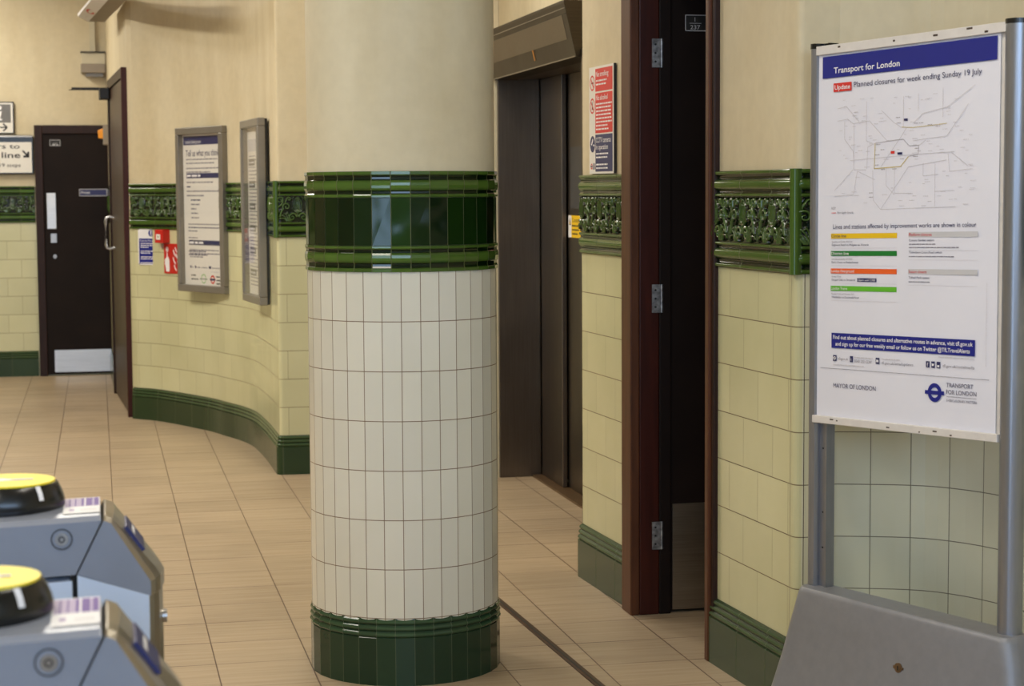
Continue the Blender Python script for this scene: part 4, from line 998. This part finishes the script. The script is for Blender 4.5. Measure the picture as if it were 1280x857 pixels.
r = root('warning_beacon', (.11, 15.3, 1.90), 'grey box with an amber lens in front of the far door top corner', 'beacon')
b = MB(); b.box(.062, .124, 15.24, 15.36, 1.893, 2.05, M['brown_grey']); b.build('housing', r, .004)
b = MB(); b.add([(.062, 15.26, 1.94), (.062, 15.34, 1.94), (.062, 15.34, 2.02), (.062, 15.26, 2.02), (.028, 15.27, 1.945), (.028, 15.33, 1.945), (.022, 15.33, 2.005), (.022, 15.27, 2.005)],
      [(0, 1, 5, 4), (1, 2, 6, 5), (2, 3, 7, 6), (3, 0, 4, 7), (4, 5, 6, 7)], M['orange']); b.build('lens', r, .003)

# ------------------------------------------------------------------ light
def area(name, loc, size, size_y, energy, col, rot=(0, 0, 0)):
    l = bpy.data.lights.new(name, 'AREA'); l.shape = 'RECTANGLE'; l.size = size; l.size_y = size_y; l.energy = energy; l.color = col
    o = bpy.data.objects.new(name, l); o.location = loc; o.rotation_euler = rot; COL.objects.link(o); return o
WARM = (1., .94, .82)
area('hall_lamp', (-1.5, 1.5, 3.40), .25, 2.4, 60, WARM)
area('hall_lamp', (-1.6, 5.5, 3.40), .25, 2.4, 95, WARM)
area('hall_lamp', (-.3, 8.6, 3.40), .25, 2.0, 60, WARM)
area('hall_lamp', (-1.3, 14.8, 3.40), .25, 1.8, 85, WARM)
area('hall_lamp', (-1.6, 10.9, 3.40), .25, 2.0, 150, WARM)
area('lobby_lamp', (1.35, 8.4, 3.40), .25, 1.2, 40, WARM)
area('hall_lamp', (.9, 3.2, 3.40), .25, 1.6, 50, WARM)
pt = area('entrance_portal', (-4.4, -3.1, 1.25), 1.6, 2.5, 1, (1, 1, 1), (PI/2, 0, 0)); pt.data.cycles.is_portal = True
pt = area('added_sky_portal', (0, -3.1, 2.65), 4.8, 1.3, 1, (1, 1, 1), (PI/2, 0, 0)); pt.data.cycles.is_portal = True  # sampling portal for the added upper opening
w = bpy.data.worlds.new('daylight'); S.world = w; w.use_nodes = True
bg = w.node_tree.nodes['Background']; bg.inputs[0].default_value = (.50, .70, 1., 1); bg.inputs[1].default_value = 12.5

# ------------------------------------------------------------------ camera
cam = bpy.data.cameras.new('camera'); co = bpy.data.objects.new('camera', cam); COL.objects.link(co); S.camera = co
cam.sensor_width = 36; cam.lens = 2385/1280*36; cam.clip_start = .05
pi_, ya, ro = .0800, .2135, -.006
fwd = Vector((math.sin(ya)*math.cos(pi_), math.cos(ya)*math.cos(pi_), -math.sin(pi_))); rt = Vector((math.cos(ya), -math.sin(ya), 0)); up = rt.cross(fwd)
r2 = rt*math.cos(ro)+up*math.sin(ro); u2 = up*math.cos(ro)-rt*math.sin(ro)
co.matrix_world = Matrix(((r2.x, u2.x, -fwd.x, 0), (r2.y, u2.y, -fwd.y, 0), (r2.z, u2.z, -fwd.z, 1.524), (0, 0, 0, 1)))
cam.dof.use_dof = True; cam.dof.focus_distance = 5.9; cam.dof.aperture_fstop = 7.

for o in S.objects:
    if '_o' in o.keys(): del o['_o']
S.view_settings.view_transform = 'Standard'; S.view_settings.look = 'None'; S.view_settings.gamma = 1; S.view_settings.exposure = -.42
S.view_settings.use_curve_mapping = False
